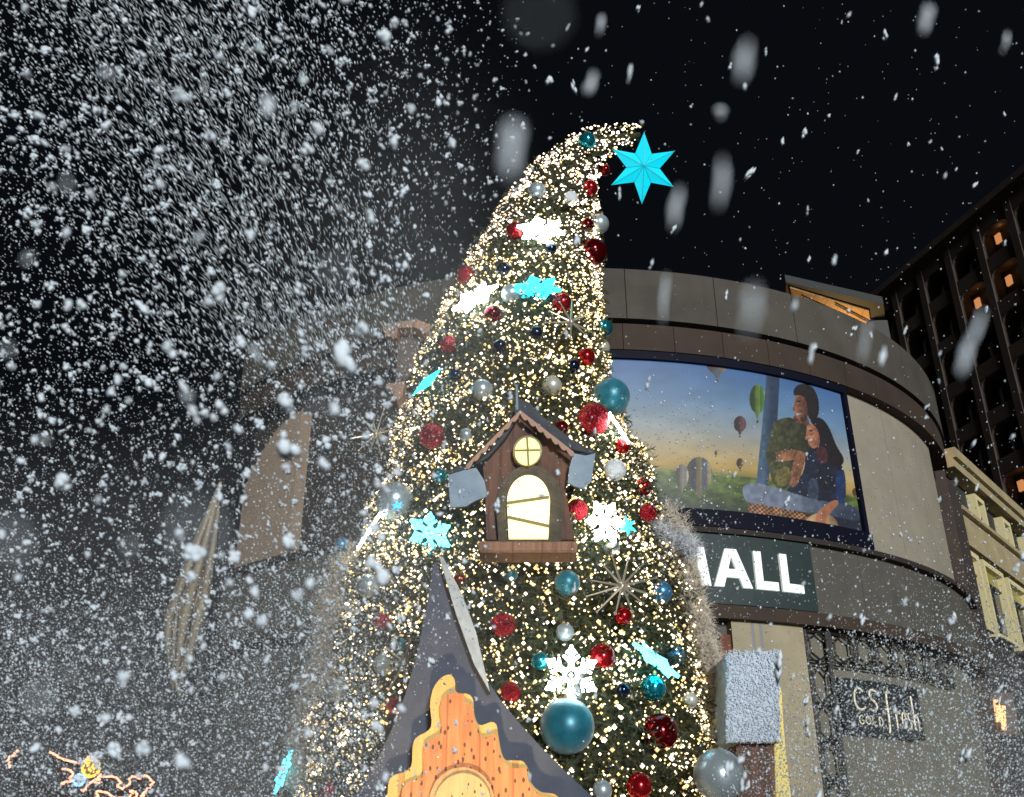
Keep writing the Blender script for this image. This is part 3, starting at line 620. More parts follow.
BA = [
 (611, 397, 19, 'teal', 'large matte teal bauble on the right tree edge beside the billboard sky'),
 (594, 419, 16, 'redg', 'large sparkling red bauble tucked under the teal one at the billboard edge'),
 (567, 726, 27, 'teal', 'largest matte teal bauble, just below the round white light snowflake'),
 (660, 732, 18, 'dred', 'large dark red shiny bauble low on the right of the tree'),
 (719, 775, 25, 'silver', 'largest mirror silver bauble at the lower right corner of the tree'),
 (639, 786, 13, 'red', 'red shiny bauble at the bottom edge below the large dark red bauble'),
 (567, 583, 13, 'teal', 'mid-size teal bauble beneath the sill of the little house'),
 (503, 625, 12, 'redg', 'sparkling red bauble right of the white strip on the big roof'),
 (602, 657, 13, 'red', 'red bauble touching the upper right arm of the round white light snowflake'),
 (623, 616, 9, 'red', 'small red bauble just under the starburst on the right of the tree'),
 (661, 592, 11, 'blue', 'frosty blue bauble at the right end of the starburst rays'),
 (565, 632, 9, 'silver', 'small clear silver bauble above the round white light snowflake'),
 (540, 661, 9, 'tealg', 'small shiny teal bauble left of the round white light snowflake'),
 (653, 688, 13, 'tealg', 'shiny teal bauble under the low right cyan light star'),
 (676, 655, 9, 'blue', 'small blue bauble right of the low right cyan light star'),
 (511, 692, 10, 'redg', 'small sparkling red bauble beside the right slope of the big roof'),
 (602, 790, 10, 'silver', 'small silver bauble cut by the bottom edge right of the big roof'),
 (577, 510, 11, 'redg', 'sparkling red bauble right of the arched door of the little house'),
 (432, 436, 13, 'redg', 'sparkling red bauble left of the little house, above its left eave'),
 (395, 501, 19, 'silver', 'large silver bauble with blue sheen on the left edge of the tree'),
 (482, 390, 11, 'silver', 'silver bauble halfway up, left above the little house roof'),
 (552, 386, 10, 'pearl', 'pearl coloured bauble above the little house roof'),
 (586, 357, 9, 'red', 'red bauble below a pearl one on the right edge above the big teal bauble'),
 (601, 348, 9, 'pearl', 'pearl bauble at the right edge level with the top of the billboard'),
 (493, 314, 9, 'dred', 'dark red bauble right below the upper left white light snowflake'),
 (562, 303, 10, 'red', 'rosy red bauble right of the upper cyan light star'),
 (511, 294, 10, 'silver', 'silver bauble left of the upper cyan light star'),
 (504, 270, 8, 'navy', 'dark glassy bauble above the silver one left of the upper cyan light star'),
 (466, 276, 10, 'redg', 'sparkling red bauble on the upper left edge above a white light snowflake'),
 (449, 345, 9, 'redg', 'sparkling red bauble on the left edge above the tilted cyan light star'),
 (515, 231, 9, 'red', 'bright red bauble left of the topmost white light snowflake'),
 (551, 249, 6, 'navy', 'tiny dark bauble below the topmost white light snowflake'),
 (593, 252, 14, 'dred', 'large dark red bauble on the upper right edge over the mall roof line'),
 (599, 224, 10, 'silver', 'silver bauble on the upper right edge above the large dark red one'),
 (587, 225, 7, 'dred', 'small dark red bauble left of the silver one on the upper right edge'),
 (590, 188, 8, 'red', 'bright red bauble left below the cyan topper star'),
 (605, 170, 6, 'dred', 'small dark red bauble close to the left points of the topper star'),
 (587, 141, 9, 'tealg', 'shiny teal bauble in the bend at the very top of the tree'),
 (537, 191, 9, 'silver', 'greenish silver bauble on the left side just below the bent tip'),
 (571, 198, 7, 'white', 'small frosted white bauble in the middle just below the bent tip'),
 (604, 328, 9, 'tealg', 'teal bauble on the right edge over the brown band of the mall'),
 (573, 366, 7, 'navy', 'tiny dark bauble between a red and a pearl one above the little house'),
 (536, 333, 7, 'navy', 'tiny dark bauble left of the gold starburst high on the tree'),
 (500, 346, 7, 'navy', 'tiny dark bauble in the left half between the two upper cyan stars'),
 (440, 476, 8, 'tealg', 'small teal bauble at the left end of the little house eave'),
 (466, 435, 7, 'silver', 'tiny silver bauble between the red glitter one and the little house roof'),
 (561, 428, 8, 'dred', 'small dark red bauble against the right roof slope of the little house'),
 (622, 446, 8, 'red', 'small red bauble on the right edge under the light tube'),
 (615, 470, 11, 'white', 'frosted white bauble right of the little house eave'),
 (643, 487, 9, 'red', 'rosy red bauble on the right edge left of the billboard balloon'),
 (648, 513, 9, 'redg', 'sparkling pink red bauble on the right edge beside the billboard bottom'),
 (612, 549, 8, 'silver', 'small silver bauble below the right hand white light snowflake'),
 (510, 574, 8, 'teal', 'small teal bauble under the left end of the little house sill'),
 (461, 580, 8, 'red', 'small red bauble right of the peak of the big roof'),
 (369, 586, 12, 'silver', 'silver bauble low on the left edge in the snow spray'),
 (382, 622, 9, 'redg', 'pinkish red bauble left of the big roof, above the left starburst'),
 (395, 707, 9, 'redg', 'sparkling red bauble beside the left slope of the big roof'),
 (360, 731, 8, 'tealg', 'small teal bauble at the lower left of the tree'),
 (327, 791, 9, 'red', 'small red bauble at the bottom left corner of the tree'),
 (312, 697, 10, 'dred', 'dark red bauble at the left edge in the pale fluff'),
 (382, 664, 9, 'silver', 'small silver bauble touching the left starburst'),
 (338, 690, 12, 'pearl', 'pearl bauble half lost in the pale fluff at the left edge'),
 (342, 545, 8, 'blue', 'small blue bauble at the left edge below the tilted white light snowflake'),
 (712, 681, 9, 'redg', 'pinkish bauble at the right edge left of the snowy roof block'),
 (703, 620, 6, 'red', 'tiny red bauble at the right edge below the MALL letters'),
 (455, 375, 7, 'navy', 'tiny dark bauble right of the tilted cyan light star'),
 (400, 645, 7, 'teal', 'tiny teal bauble right above the left starburst'),
 (545, 760, 7, 'silver', 'tiny silver bauble between the largest teal one and the roof slope'),
 (690, 700, 8, 'pearl', 'small pearl bauble above the largest silver bauble'),
 (623, 690, 7, 'navy', 'tiny dark bauble left of the shiny teal one at lower right'),
]
for (px, py, r, key, lab) in BA:
    p, nn_ = hit(px, py, .05)
    if px == 719: p = W(719, 775, 11.6)
    r_w = r * depth(p) / F; p = p + (Vector((0, 0, CAMZ)) - p).normalized() * (r_w * .55)
    e = empty('bauble', p, lab, 'bauble', 'baubles hung on the Christmas tree'); e.rotation_euler = (random.uniform(-.3, .3), random.uniform(-.3, .3), 0)
    ob = bpy.data.objects.new('ball', bme[key]); col.objects.link(ob); ob.parent = e; ob.scale = (r_w,) * 3
    ob = bpy.data.objects.new('cap', cap_me); col.objects.link(ob); ob.parent = e; ob.scale = (r_w,) * 3

# ------------------------------------------------------------------ light snowflakes and stars
E_white = emis('glow_white', (.85, 1.0, .97), 13.0); E_cyan = emis('glow_cyan', (.025, .72, .90), 4.5, base=(.03, .6, .8)); E_cyan2 = emis('glow_cyan_pale', (.10, .78, 1.0), 5.0, base=(.1, .7, .9))
E_star = mat('star_shell', (.0, .30, .36), .5, emit=(.0, .58, .74), estr=.9)
def flake_bm(r, t=.03):
    bm = bmesh.new()
    for k in range(6):
        a = k * math.pi / 3; m = Matrix.Rotation(a, 4, 'Z')
        def bx(x0, x1, w0, w1=None, ang=0, org=(0, 0)):
            w1 = w1 if w1 is not None else w0
            pts = [(x0, -w0), (x1, -w1), (x1, w1), (x0, w0)]
            rr_ = Matrix.Rotation(ang, 4, 'Z'); tr = Matrix.Translation((org[0], org[1], 0))
            z = t * (.5 if ang == 0 else .42)
            prism(bm, [m @ tr @ rr_ @ Vector((x * r, y * r, -z)) for x, y in pts], (m.to_3x3() @ Vector((0, 0, 2 * z))))
        bx(.18, .80, .10); bx(.80, 1.08, .16, .03)
        bx(0, .38, .075, .04, R(52), (.46 * r, 0)); bx(0, .38, .075, .04, -R(52), (.46 * r, 0))
        bx(0, .22, .07, .07, R(52), (.72 * r, 0)); bx(0, .22, .07, .07, -R(52), (.72 * r, 0))
        bx(.16, .30, .10, .03, R(30), (0, 0))
    bmesh.ops.create_cone(bm, cap_ends=True, segments=12, radius1=.07 * r, radius2=.07 * r, depth=t * .6)
    return bm
def star_bm(r, n=6, inner=.42, dep=.22):
    bm = bmesh.new(); f = bm.verts.new((0, 0, dep * r)); bk = bm.verts.new((0, 0, -dep * r))
    ring = [bm.verts.new(((r if i % 2 == 0 else r * inner) * math.cos(i * math.pi / n + math.pi / 2), (r if i % 2 == 0 else r * inner) * math.sin(i * math.pi / n + math.pi / 2), 0)) for i in range(2 * n)]
    for i in range(2 * n): bm.faces.new((f, ring[i], ring[(i + 1) % (2 * n)])); bm.faces.new((bk, ring[(i + 1) % (2 * n)], ring[i]))
    return bm
def orient(o, nvec, roll=0):
    o.rotation_euler = (Vector(nvec).to_track_quat('Z', 'Y') @ Matrix.Rotation(roll, 3, 'Z').to_quaternion()).to_euler()
def ornament(name, kind, px, py, r, nvec, roll, m, lab, cat, group, out=.2):
    p, _ = hit(px, py, out); rw = r * depth(p) / F
    p = p + (Vector((0, 0, CAMZ)) - p).normalized() * .1
    bm = flake_bm(rw, max(.04, rw * .12)) if kind == 'flake' else star_bm(rw)
    bmesh.ops.recalc_face_normals(bm, faces=bm.faces); me = bpy.data.meshes.new(name); bm.to_mesh(me); bm.free(); me.materials.append(m)
    o = bpy.data.objects.new(name, me); col.objects.link(o); o.location = p; orient(o, nvec, roll); tag(o, lab, cat, group)
    return o
back = Vector((0, -1, -.32))
GW = 'white light snowflakes on the tree'; GC = 'cyan light ornaments on the tree'
ornament('light_snowflake', 'flake', 571, 675, 27, back, .5, E_white, 'round white glowing snowflake facing the viewer above the largest teal bauble', 'snowflake light', GW)
ornament('light_snowflake', 'flake', 541, 230, 23, (0, -.1, 1), .3, E_white, 'topmost white glowing snowflake high in the middle of the tree', 'snowflake light', GW)
ornament('light_snowflake', 'flake', 475, 298, 24, (-.5, -.12, .85), .2, E_white, 'white glowing snowflake tilted on the upper left edge of the tree', 'snowflake light', GW)
ornament('light_snowflake', 'flake', 369, 531, 19, (-1, -.35, .55), .2, E_white, 'white glowing snowflake seen nearly edge-on at the left edge of the tree', 'snowflake light', GW)
ornament('light_snowflake', 'flake', 605, 522, 21, (.55, -1, -.2), .1, E_white, 'white glowing snowflake right of the arched door, beside a cyan one', 'snowflake light', GW)
ornament('light_snowflake', 'flake', 619, 428, 17, (1, -.35, .55), .1, E_white, 'narrow white glowing snowflake seen edge-on below the large teal bauble at the right', 'snowflake light', GW)
ornament('light_star', 'flake', 538, 288, 22, (0, -.05, 1), .2, E_cyan, 'upper cyan glowing star seen flat from below in the middle', 'star light', GC)
ornament('light_star', 'star', 427, 382, 21, (-.72, -.5, .62), .3, E_cyan, 'tilted cyan glowing star on the left edge halfway up', 'star light', GC)
ornament('light_star', 'flake', 430, 533, 22, (-.35, -.9, -1.1), .2, E_cyan2, 'bright cyan glowing star left below the little house eave', 'star light', GC)
ornament('light_star', 'flake', 656, 660, 26, (.6, -.45, .7), .2, E_cyan2, 'cyan glowing star slanting down to the right low on the tree', 'star light', GC)
ornament('light_star', 'star', 627, 526, 11, (.3, -1, 0), .1, E_cyan, 'small cyan glowing star right of the right hand white snowflake', 'star light', GC)
ornament('light_star', 'flake', 283, 772, 20, (-1, -.45, .3), .3, E_cyan2, 'cyan glowing star at the bottom left edge in the snow spray', 'star light', GC, 0.0)
ornament('light_star', 'star', 397, 506, 7, (-.3, -1, 0), .1, emis('glow_blue', (.05, .45, 1), 1.8), 'tiny blue glowing star in front of the large silver bauble at left', 'star light', GC, .3)
# topper
pt = W(643, 168, TY); rw = 36 * depth(pt) / F
top = empty('topper_star', pt, 'large cyan six-pointed star hanging from the curled tip of the tree', 'star light')
bm = star_bm(rw, 6, .46, .26); bmesh.ops.rotate(bm, verts=bm.verts, matrix=Matrix.Rotation(R(90), 3, 'X'))
ob = bm_mesh('shell', bm, E_star); ob.parent = top; ob.rotation_euler = (R(26), R(2), 0)
bm = bmesh.new()
for i in range(12):
    a = i * math.pi / 6 + math.pi / 2; rr_ = rw * (1.0 if i % 2 == 0 else .46)
    add_tube(bm, [(0, -.262 * rw, 0), (rr_ * math.cos(a), -.004, rr_ * math.sin(a))], .008, 4)
ob = bm_mesh('ribs', bm, mat('rib_teal', (.0, .25, .3), .5, emit=(.0, .35, .45), estr=.5)); ob.parent = top; ob.rotation_euler = (R(26), R(2), 0)
# starbursts
M_rod = mat('rod_champagne', (0.4464, 0.3960, 0.3024), .35, .6)
def burst(px, py, r, n_, lab, out=.35, m=M_rod):
    p, _ = hit(px, py, out); rw_ = r * depth(p) / F; bm = bmesh.new()
    e = empty('starburst', p, lab, 'ornament', 'starburst ornaments on the tree')
    for k in range(n_):
        a = k * 2 * math.pi / n_ + .25; L_ = rw_ * random.uniform(.75, 1.05); d = Vector((math.cos(a), random.uniform(-.5, .3), math.sin(a)))
        add_tube(bm, [p + d * .03, p + d * L_], [.018, .008], 5)
        bmesh.ops.create_icosphere(bm, subdivisions=1, radius=.02, matrix=Matrix.Translation(p + d * L_))
    bm_mesh('rays', bm, m, e)
    bm = bmesh.new(); bmesh.ops.create_icosphere(bm, subdivisions=2, radius=.045, matrix=Matrix.Translation(p)); bm_mesh('hub', bm, m, e, True)
burst(571, 322, 27, 10, 'champagne coloured starburst high on the tree near its right edge')
burst(622, 586, 36, 12, 'large pale starburst on the right of the tree left of the MALL letters')
burst(376, 434, 25, 12, 'silvery starburst sticking out of the left edge of the tree')
burst(404, 662, 26, 11, 'pale starburst left of the big roof low on the tree')

# ------------------------------------------------------------------ little house
HY = 11.35
M_brownw = wood('wood_brown', (0.1368, 0.0612, 0.0346), (0.0612, 0.0288, 0.0187), 7)
M_roofd = mat('roof_slate', (0.0540, 0.0612, 0.0720), .8, noise=(0.0288, 0.0346, 0.0432), nscale=8)
M_blue = mat('eave_pale_blue', (0.2592, 0.3384, 0.4032), .7, noise=(0.1584, 0.2160, 0.2736), nscale=3)
M_trim = mat('trim_pink', (0.3600, 0.2160, 0.1512), .7)
M_stone = mat('stone_arch', (0.1080, 0.0900, 0.0612), .9, noise=(0.0504, 0.0446, 0.0302), nscale=10, bump=.8)
M_win = mat('window_lit', (.7, .6, .3), .5, emit=(1.0, .90, .46), estr=1.12)
M_win2 = mat('window_lit_yellow', (.7, .6, .2), .5, emit=(1.0, .88, .36), estr=.95)
M_bar = mat('bar_olive', (.22, .20, .08), .6)
def centre(pts, Y): 
    q = [W(x, y, Y) for x, y in pts]; return sum(q, Vector()) / len(q)
h = empty('little_house', W(525, 545, HY), 'little brown gabled house with glowing arched door in the middle of the tree', 'decoration')
Zs = lambda pts: [(430 + x / 4.428, 390 + y / 4.428) for x, y in pts]
body = Zs([(250, 662), (245, 460), (235, 340), (405, 105), (625, 280), (600, 450), (640, 662)])
bm_mesh('wall', plate_px(body, HY, 1.2), M_brownw, h)
# roof: two slabs following the gable, running back into the tree
def slab(pts, Y0, Y1, m, name, parent):
    bm = plate_px(pts, Y0, Y1 - Y0); return bm_mesh(name, bm, m, parent)
slab(Zs([(395, 38), (400, 92), (365, 160), (330, 215), (255, 300), (160, 350), (80, 372), (90, 352), (200, 330), (280, 250), (335, 170)]), HY - .12, HY + 1.1, M_roofd, 'roof', h)
slab(Zs([(395, 38), (400, 92), (460, 150), (520, 205), (560, 235), (630, 262), (728, 285), (735, 272), (640, 230), (560, 165), (500, 120), (440, 55)]), HY - .12, HY + 1.1, M_roofd, 'roof', h)
slab(Zs([(80, 376), (160, 352), (205, 345), (240, 400), (255, 470), (200, 490), (160, 515), (90, 520)]), HY - .16, HY - .123, M_blue, 'eave_end', h)
slab(Zs([(635, 280), (690, 290), (733, 280), (715, 400), (680, 435), (640, 425), (610, 410), (618, 340)]), HY - .16, HY - .123, M_blue, 'eave_end', h)
# scalloped trim boards under the roof
def scallop(p0, p1, n_, w0, amp):
    top_, bot = [], []
    for i in range(n_ * 6 + 1):
        t = i / (n_ * 6); x = p0[0] + (p1[0] - p0[0]) * t; y = p0[1] + (p1[1] - p0[1]) * t
        top_.append((x, y)); bot.append((x, y + w0 + amp * abs(math.sin(t * n_ * math.pi))))
    return top_ + bot[::-1]
slab(scallop((520, 410), (466, 465), 7, 3.5, 3.2), HY - .19, HY - .165, M_trim, 'trim', h)
slab(scallop((520, 410), (574, 452), 7, 3.5, 3.2), HY - .19, HY - .165, M_trim, 'trim', h)
def oval(cx, cy_, rx, ry, rot=0, n_=32, a0=0, a1=2 * math.pi):
    out = []
    for k in range(n_):
        a = a0 + (a1 - a0) * k / n_; x, y = rx * math.cos(a), ry * math.sin(a)
        out.append((cx + x * math.cos(rot) - y * math.sin(rot), cy_ + x * math.sin(rot) + y * math.cos(rot)))
    return out
def arch(cx, y1, y0, hw, n_=20, grow=0):
    r_ = hw * 1.25; pts = [(cx - hw * .92, y1)]
    for k in range(n_ + 1):
        a = math.pi - math.pi * k / n_; pts.append((cx + hw * math.cos(a), y0 + r_ - r_ * math.sin(a)))
    pts.append((cx + hw * .92, y1)); return pts
slab(arch(530, 541, 465, 34), HY - .10, HY - .002, M_stone, 'stone_arch', h)
dr = slab(arch(528.5, 538, 475, 21.5), HY - .16, HY - .102, M_win, 'door', h); dr['label'] = 'glowing cream arched door'
bm = bmesh.new()
for (x0, y0, x1, y1) in ((507, 503, 549, 497), (508, 517, 549, 526)): add_tube(bm, [W(x0, y0, HY - .19), W(x1, y1, HY - .19)], .018, 6)
bm_mesh('door_bar', bm, M_bar, dr)
wd_ = slab(oval(527.5, 451, 14.5, 15.5, .4), HY - .12, HY - .002, M_bar, 'round_window', h)
slab(oval(527.5, 451, 12.6, 13.6, .4), HY - .16, HY - .122, M_win2, 'pane', wd_)
bm = bmesh.new()
add_tube(bm, [W(515, 450.5, HY - .18), W(540, 450, HY - .18)], .012, 5); add_tube(bm, [W(527, 437, HY - .18), W(528.5, 465, HY - .18)], .012, 5); bm_mesh('glazing_bar', bm, M_bar, wd_)
bm = bmesh.new(); pA, pB = W(478, 541, HY - .45), W(578, 541, HY - .45); prism(bm, [pA, pB, W(577, 552, HY - .45), W(479, 552, HY - .45)], (0, .42, 0))
bmesh.ops.bevel(bm, geom=bm.edges[:], offset=.015, segments=2, affect='EDGES'); bm_mesh('sill', bm, wood('wood_sill', (0.2592, 0.1440, 0.0864), (0.1584, 0.0828, 0.0504), 3), h)
bm = bmesh.new(); add_tube(bm, [W(517, 410, HY - .3), W(516.5, 385, HY - .3)], .018, 6); bm_mesh('finial', bm, M_blue, h)

# ------------------------------------------------------------------ big house at the foot
BY = 9.6
M_bigroof = mat('roof_blue_grey', (.075, .085, .115), .85, noise=(.05, .06, .085), nscale=5, bump=.3)
M_orange = wood('wood_orange', (.62, .235, .085), (.48, .155, .05), 3.4, .23)
M_yel = wood('wood_yellow', (.66, .42, .13), (.58, .36, .10), 1.0, .14)
bh = empty('gable_house', W(460, 797, BY), 'big gingerbread style house with blue grey roof and orange stepped gable at tree foot', 'decoration')
roof = smooth_poly([(435, 552), (446, 585), (466, 640), (492, 690), (532, 738), (572, 778), (620, 822), (640, 850), (300, 850), (335, 815), (360, 790), (385, 745), (404, 700), (418, 650), (428, 600)], 1)
slab(roof, BY, BY + .12, M_bigroof, 'roof', bh)
slab([(439, 556), (443, 557), (462, 594), (476, 632), (490, 692), (474, 664), (456, 614)], BY - .12, BY - .003, mat('strip_frosted', (0.3600, 0.3960, 0.4032), .3, noise=(0.2160, 0.2448, 0.2592), nscale=6), 'edge_strip', bh)
Zg_ = lambda pts: [(340 + x / 3.938, 640 + y / 3.938) for x, y in pts]
yel = crv(Zg_([(432, 136), (452, 158), (455, 200), (478, 210), (505, 213), (524, 235), (528, 285), (540, 325), (560, 335), (595, 323), (615, 333), (624, 375), (634, 435), (652, 472), (690, 474), (722, 480), (742, 510), (752, 560), (790, 597), (850, 610), (880, 660), (900, 760), (180, 760), (188, 600), (192, 555), (212, 533), (262, 515), (282, 490), (286, 420), (300, 385), (345, 358), (360, 330), (355, 250), (368, 190), (398, 150)]))
slab(yel, BY - .24, BY - .003, M_yel, 'trim', bh)
orn = crv(Zg_([(452, 207), (482, 215), (492, 245), (522, 266), (528, 310), (545, 350), (560, 386), (612, 370), (622, 400), (630, 450), (652, 490), (690, 505), (732, 508), (744, 560), (775, 605), (840, 636), (868, 690), (880, 760), (240, 760), (240, 620), (250, 580), (275, 560), (318, 545), (328, 510), (328, 430), (340, 405), (392, 372), (400, 345), (394, 260), (415, 222)]))
slab(orn, BY - .30, BY - .242, M_orange, 'gable', bh)
wf = slab(Zg_(oval(478, 640, 128, 140, .2)), BY - .36, BY - .302, wood('frame_brown', (.48, .30, .12), (.36, .2, .08), 1), 'round_window', bh)
slab(Zg_(oval(482, 648, 112, 124, .2)), BY - .40, BY - .362, wood('pane_tan', (.56, .38, .16), (.46, .30, .12), .5, .16), 'pane', wf)
ld = bpy.data.lights.new('gable_spotlight', 'SPOT'); ld.energy = 760; ld.color = (1, .74, .44); ld.spot_size = R(34); ld.spot_blend = .5; ld.shadow_soft_size = .12
lo = bpy.data.objects.new('gable_spotlight', ld); col.objects.link(lo); lo.location = (-.4, 6.6, .5); tgt = W(462, 745, BY - .4)
lo.rotation_euler = (tgt - lo.location).to_track_quat('-Z', 'Y').to_euler()

# ------------------------------------------------------------------ small house seen from the side, right edge
def fuzzy_box(name, pts, Y, th, m, parent, amp=.05, seg=26):
    # rounded snowy block: quad outline in px, lumpy skin
    c = [W(x, y, Y) for x, y in pts]; bm = bmesh.new(); vs = {}
    def P(u, v, w_):
        a = c[0].lerp(c[1], u); b_ = c[3].lerp(c[2], u); return a.lerp(b_, v) + Vector((0, th * w_, 0))
    bmesh.ops.create_cube(bm, size=1); bmesh.ops.subdivide_edges(bm, edges=bm.edges[:], cuts=seg, use_grid_fill=True)
    for v in bm.verts:
        q = v.co + Vector((.5, .5, .5)); v.co = P(q.x, q.z, q.y) + Vector(np.random.default_rng(int(abs(q.x * 9999 + q.y * 777 + q.z * 5555))).normal(size=3)) * amp
    return bm_mesh(name, bm, m, parent, True)
M_snow = mat('snow_blue_grey', (.55, .62, .70), .9, noise=(.42, .48, .55), nscale=14, bump=.6)
rh = empty('snowy_house', W(755, 797, 12.2), 'snow covered little house on a brown wooden wall at the lower right of the tree', 'decoration')
rf = fuzzy_box('roof', [(726, 742), (780, 742), (779, 650), (728, 652)], 12.0, 1.1, M_snow, rh, .007)
hv = []
for k in range(3800):                                 # snow crystals standing off the roof
    u, v_ = random.random(), random.random(); p = W(726 + 54 * u, 742 - 92 * v_, 11.98)
    d = Vector((random.gauss(0, 1), -abs(random.gauss(0, .8)), random.gauss(0, 1))).normalized() * random.uniform(.015, .04)
    if random.random() < .3: p = p + Vector((0, random.random() * .9, 0)); 
    s_v = d.orthogonal().normalized() * .007; hv += [p - s_v, p + s_v, p + d]
raw_tris('snow', np.array([v[:] for v in hv]), np.arange(len(hv)).reshape(-1, 3), mat('snow_crystals', (.72, .78, .84), .8), rh)
slab([(736, 742), (774, 742), (776, 830), (740, 830)], 12.15, 12.9, M_brownw, 'wall', rh)
slab(smooth_poly([(774, 742), (776, 690), (781, 680), (784, 735), (790, 790), (796, 830), (778, 830)], 1), 12.2, 12.35, mat('edge_lit_yellow', (0.3600, 0.2880, 0.0720), .6, emit=(.75, .60, .14), estr=.55), 'glow_edge_trim', rh)  # yellow trim edge, its lit look put in as emission
# ------------------------------------------------------------------ small house seen from the side, left edge
lh = empty('birdhouse', W(410, 400, 13.4), 'narrow wooden birdhouse poking out of the left edge of the tree', 'decoration')
M_plank = wood('plank_pink', (0.3600, 0.2160, 0.1440), (0.2592, 0.1440, 0.0936), 4)
slab([(381, 325), (416, 319), (433, 326), (426, 333), (414, 327), (398, 328), (397, 338), (386, 336)], 13.2, 14.2, M_plank, 'roof', lh)
slab([(398, 328), (422, 327), (418, 352), (412, 372), (402, 384), (396, 380)], 13.45, 14.1, mat('wall_weathered', (.15, .11, .085), .9, noise=(.08, .06, .05), nscale=9), 'wall', lh)
slab([(386, 384), (405, 381), (402, 396), (397, 400)], 13.2, 14.1, M_plank, 'floor_board', lh)

# ------------------------------------------------------------------ pale fluff along both lower edges
def fluff(name, pts, w_, n_, m, lab, Y, hl=.16):
    hv = []; 
    for k in range(n_):
        i = random.random() * (len(pts) - 1); j = int(i); f = i - j
        x = pts[j][0] * (1 - f) + pts[j + 1][0] * f + random.gauss(0, w_ * .45) ; y = pts[j][1] * (1 - f) + pts[j + 1][1] * f + random.gauss(0, w_ * .5)
        p = W(x, y, Y + random.gauss(0, .14)); cl = Vector((random.gauss(0, 1), random.gauss(0, 1), random.gauss(0, 1))).normalized()
        for _ in range(7):
            d = (cl + Vector((random.gauss(0, .9), random.gauss(0, .9), random.gauss(0, .9)))).normalized() * random.uniform(hl * .4, hl)
            s_v = d.orthogonal().normalized() * .0045; hv += [p - s_v, p + s_v, p + d]
    o = raw_tris(name, np.array([v[:] for v in hv]), np.arange(len(hv)).reshape(-1, 3), m); tag(o, lab, 'garland'); return o
M_fl = mat('fluff_cream', (.66, .58, .46), .9); M_fl2 = mat('fluff_silver', (.58, .60, .62), .9)
fluff('fluffy_garland', [(668, 515), (684, 545), (690, 585), (700, 625), (712, 665), (716, 705), (722, 740)], 12, 3400, M_fl, 'cream fluffy garland along the right edge of the tree below the MALL letters', 13.0)
fluff('fluffy_garland', [(352, 560), (335, 600), (330, 645), (318, 690), (306, 735), (300, 780)], 16, 4800, M_fl, 'cream fluffy garland along the lower left edge of the tree', 13.3)
fluff('frosted_branch', [(655, 525), (676, 540), (694, 548)], 7, 620, M_fl2, 'silvery frosted branch tuft left above the MALL letters', 12.8, .2)

# ================================================================== LEFT SIDE: banner, wrapped branches
bn = empty('furled_banner', W(222, 480, 10.5) * 1.0, 'furled cream cloth banner hanging in folds from a thin pole at the left', 'banner')
bn.location.z = 0
Lf = [(220, 482), (205, 515), (190, 550), (174, 590), (164, 618), (164, 645), (168, 668), (172, 690)]
Rt = [(221, 482), (219, 510), (215, 545), (211, 580), (207, 610), (200, 640), (190, 665), (180, 690)]
vs, fs = [], []; NCc = 25; NRr = 40
for j in range(NRr + 1):
    f = j / NRr * (len(Lf) - 1); k = min(int(f), len(Lf) - 2); g_ = f - k
    xl, yl = Lf[k][0] + (Lf[k + 1][0] - Lf[k][0]) * g_, Lf[k][1] + (Lf[k + 1][1] - Lf[k][1]) * g_
    xr, yr = Rt[k][0] + (Rt[k + 1][0] - Rt[k][0]) * g_, Rt[k][1] + (Rt[k + 1][1] - Rt[k][1]) * g_
    for i in range(NCc + 1):
        u = i / NCc; x = xl + (xr - xl) * u; y = yl + (yr - yl) * u + (u * 14 * math.sin(u * 9) if j == NRr else 0)
        vs.append(W(x, y, 10.5 + .10 * math.sin(u * 17 + j * .12) * min(1, j / 12) + .02 * math.sin(u * 29 + j * .3)))
cut = lambda j, i: (j > NRr * .55 and math.sin(i * .8 + j * .05) > .93 - .35 * max(0, j / NRr - .6))
for j in range(NRr):
    for i in range(NCc):
        if cut(j, i): continue
        a = j * (NCc + 1) + i; fs.append((a, a + 1, a + NCc + 2, a + NCc + 1))
cl = py_mesh('cloth', vs, fs, mat('cloth_cream', (.52, .43, .28), .9, noise=(.32, .25, .15), nscale=3), bn, True)
md = cl.modifiers.new('thick', 'SOLIDIFY'); md.thickness = .012
bm = bmesh.new(); tp = W(221, 478, 10.55); add_tube(bm, [(tp.x + .1, tp.y + .1, 0), tp], [.035, .018], 8); bm_mesh('pole', bm, mat('pole_dark', (.02, .02, .02), .6), bn)

bt = empty('bare_tree', (W(95, 797, 8).x, 8, 0), 'low bare tree with dark twigs wrapped in light strings at the bottom left corner', 'tree')
Q = lambda pts, Y=8.0: [W(x / 5.69, 740 + y / 5.69, Y) for x, y in pts]
strings = [smooth_poly([(285, 70), (320, 85), (355, 110), (400, 120), (450, 132), (490, 110), (520, 92), (545, 105), (520, 120)], 2, False),
           smooth_poly([(360, 165), (400, 170), (415, 205), (390, 240), (345, 248)], 2, False),
           smooth_poly([(580, 210), (640, 205), (690, 228), (670, 265), (700, 285), (735, 240), (760, 200), (795, 225), (815, 195), (860, 215), (875, 255), (820, 290), (810, 320)], 2, False),
           smooth_poly([(470, 290), (520, 245), (570, 215), (560, 250), (535, 235), (575, 195)], 2, False),
           smooth_poly([(48, 155), (50, 110), (62, 85), (80, 85), (105, 62)], 2, False),
           smooth_poly([(560, 330), (550, 290), (620, 300), (640, 330), (740, 330), (750, 285), (780, 300), (760, 340)], 2, False)]
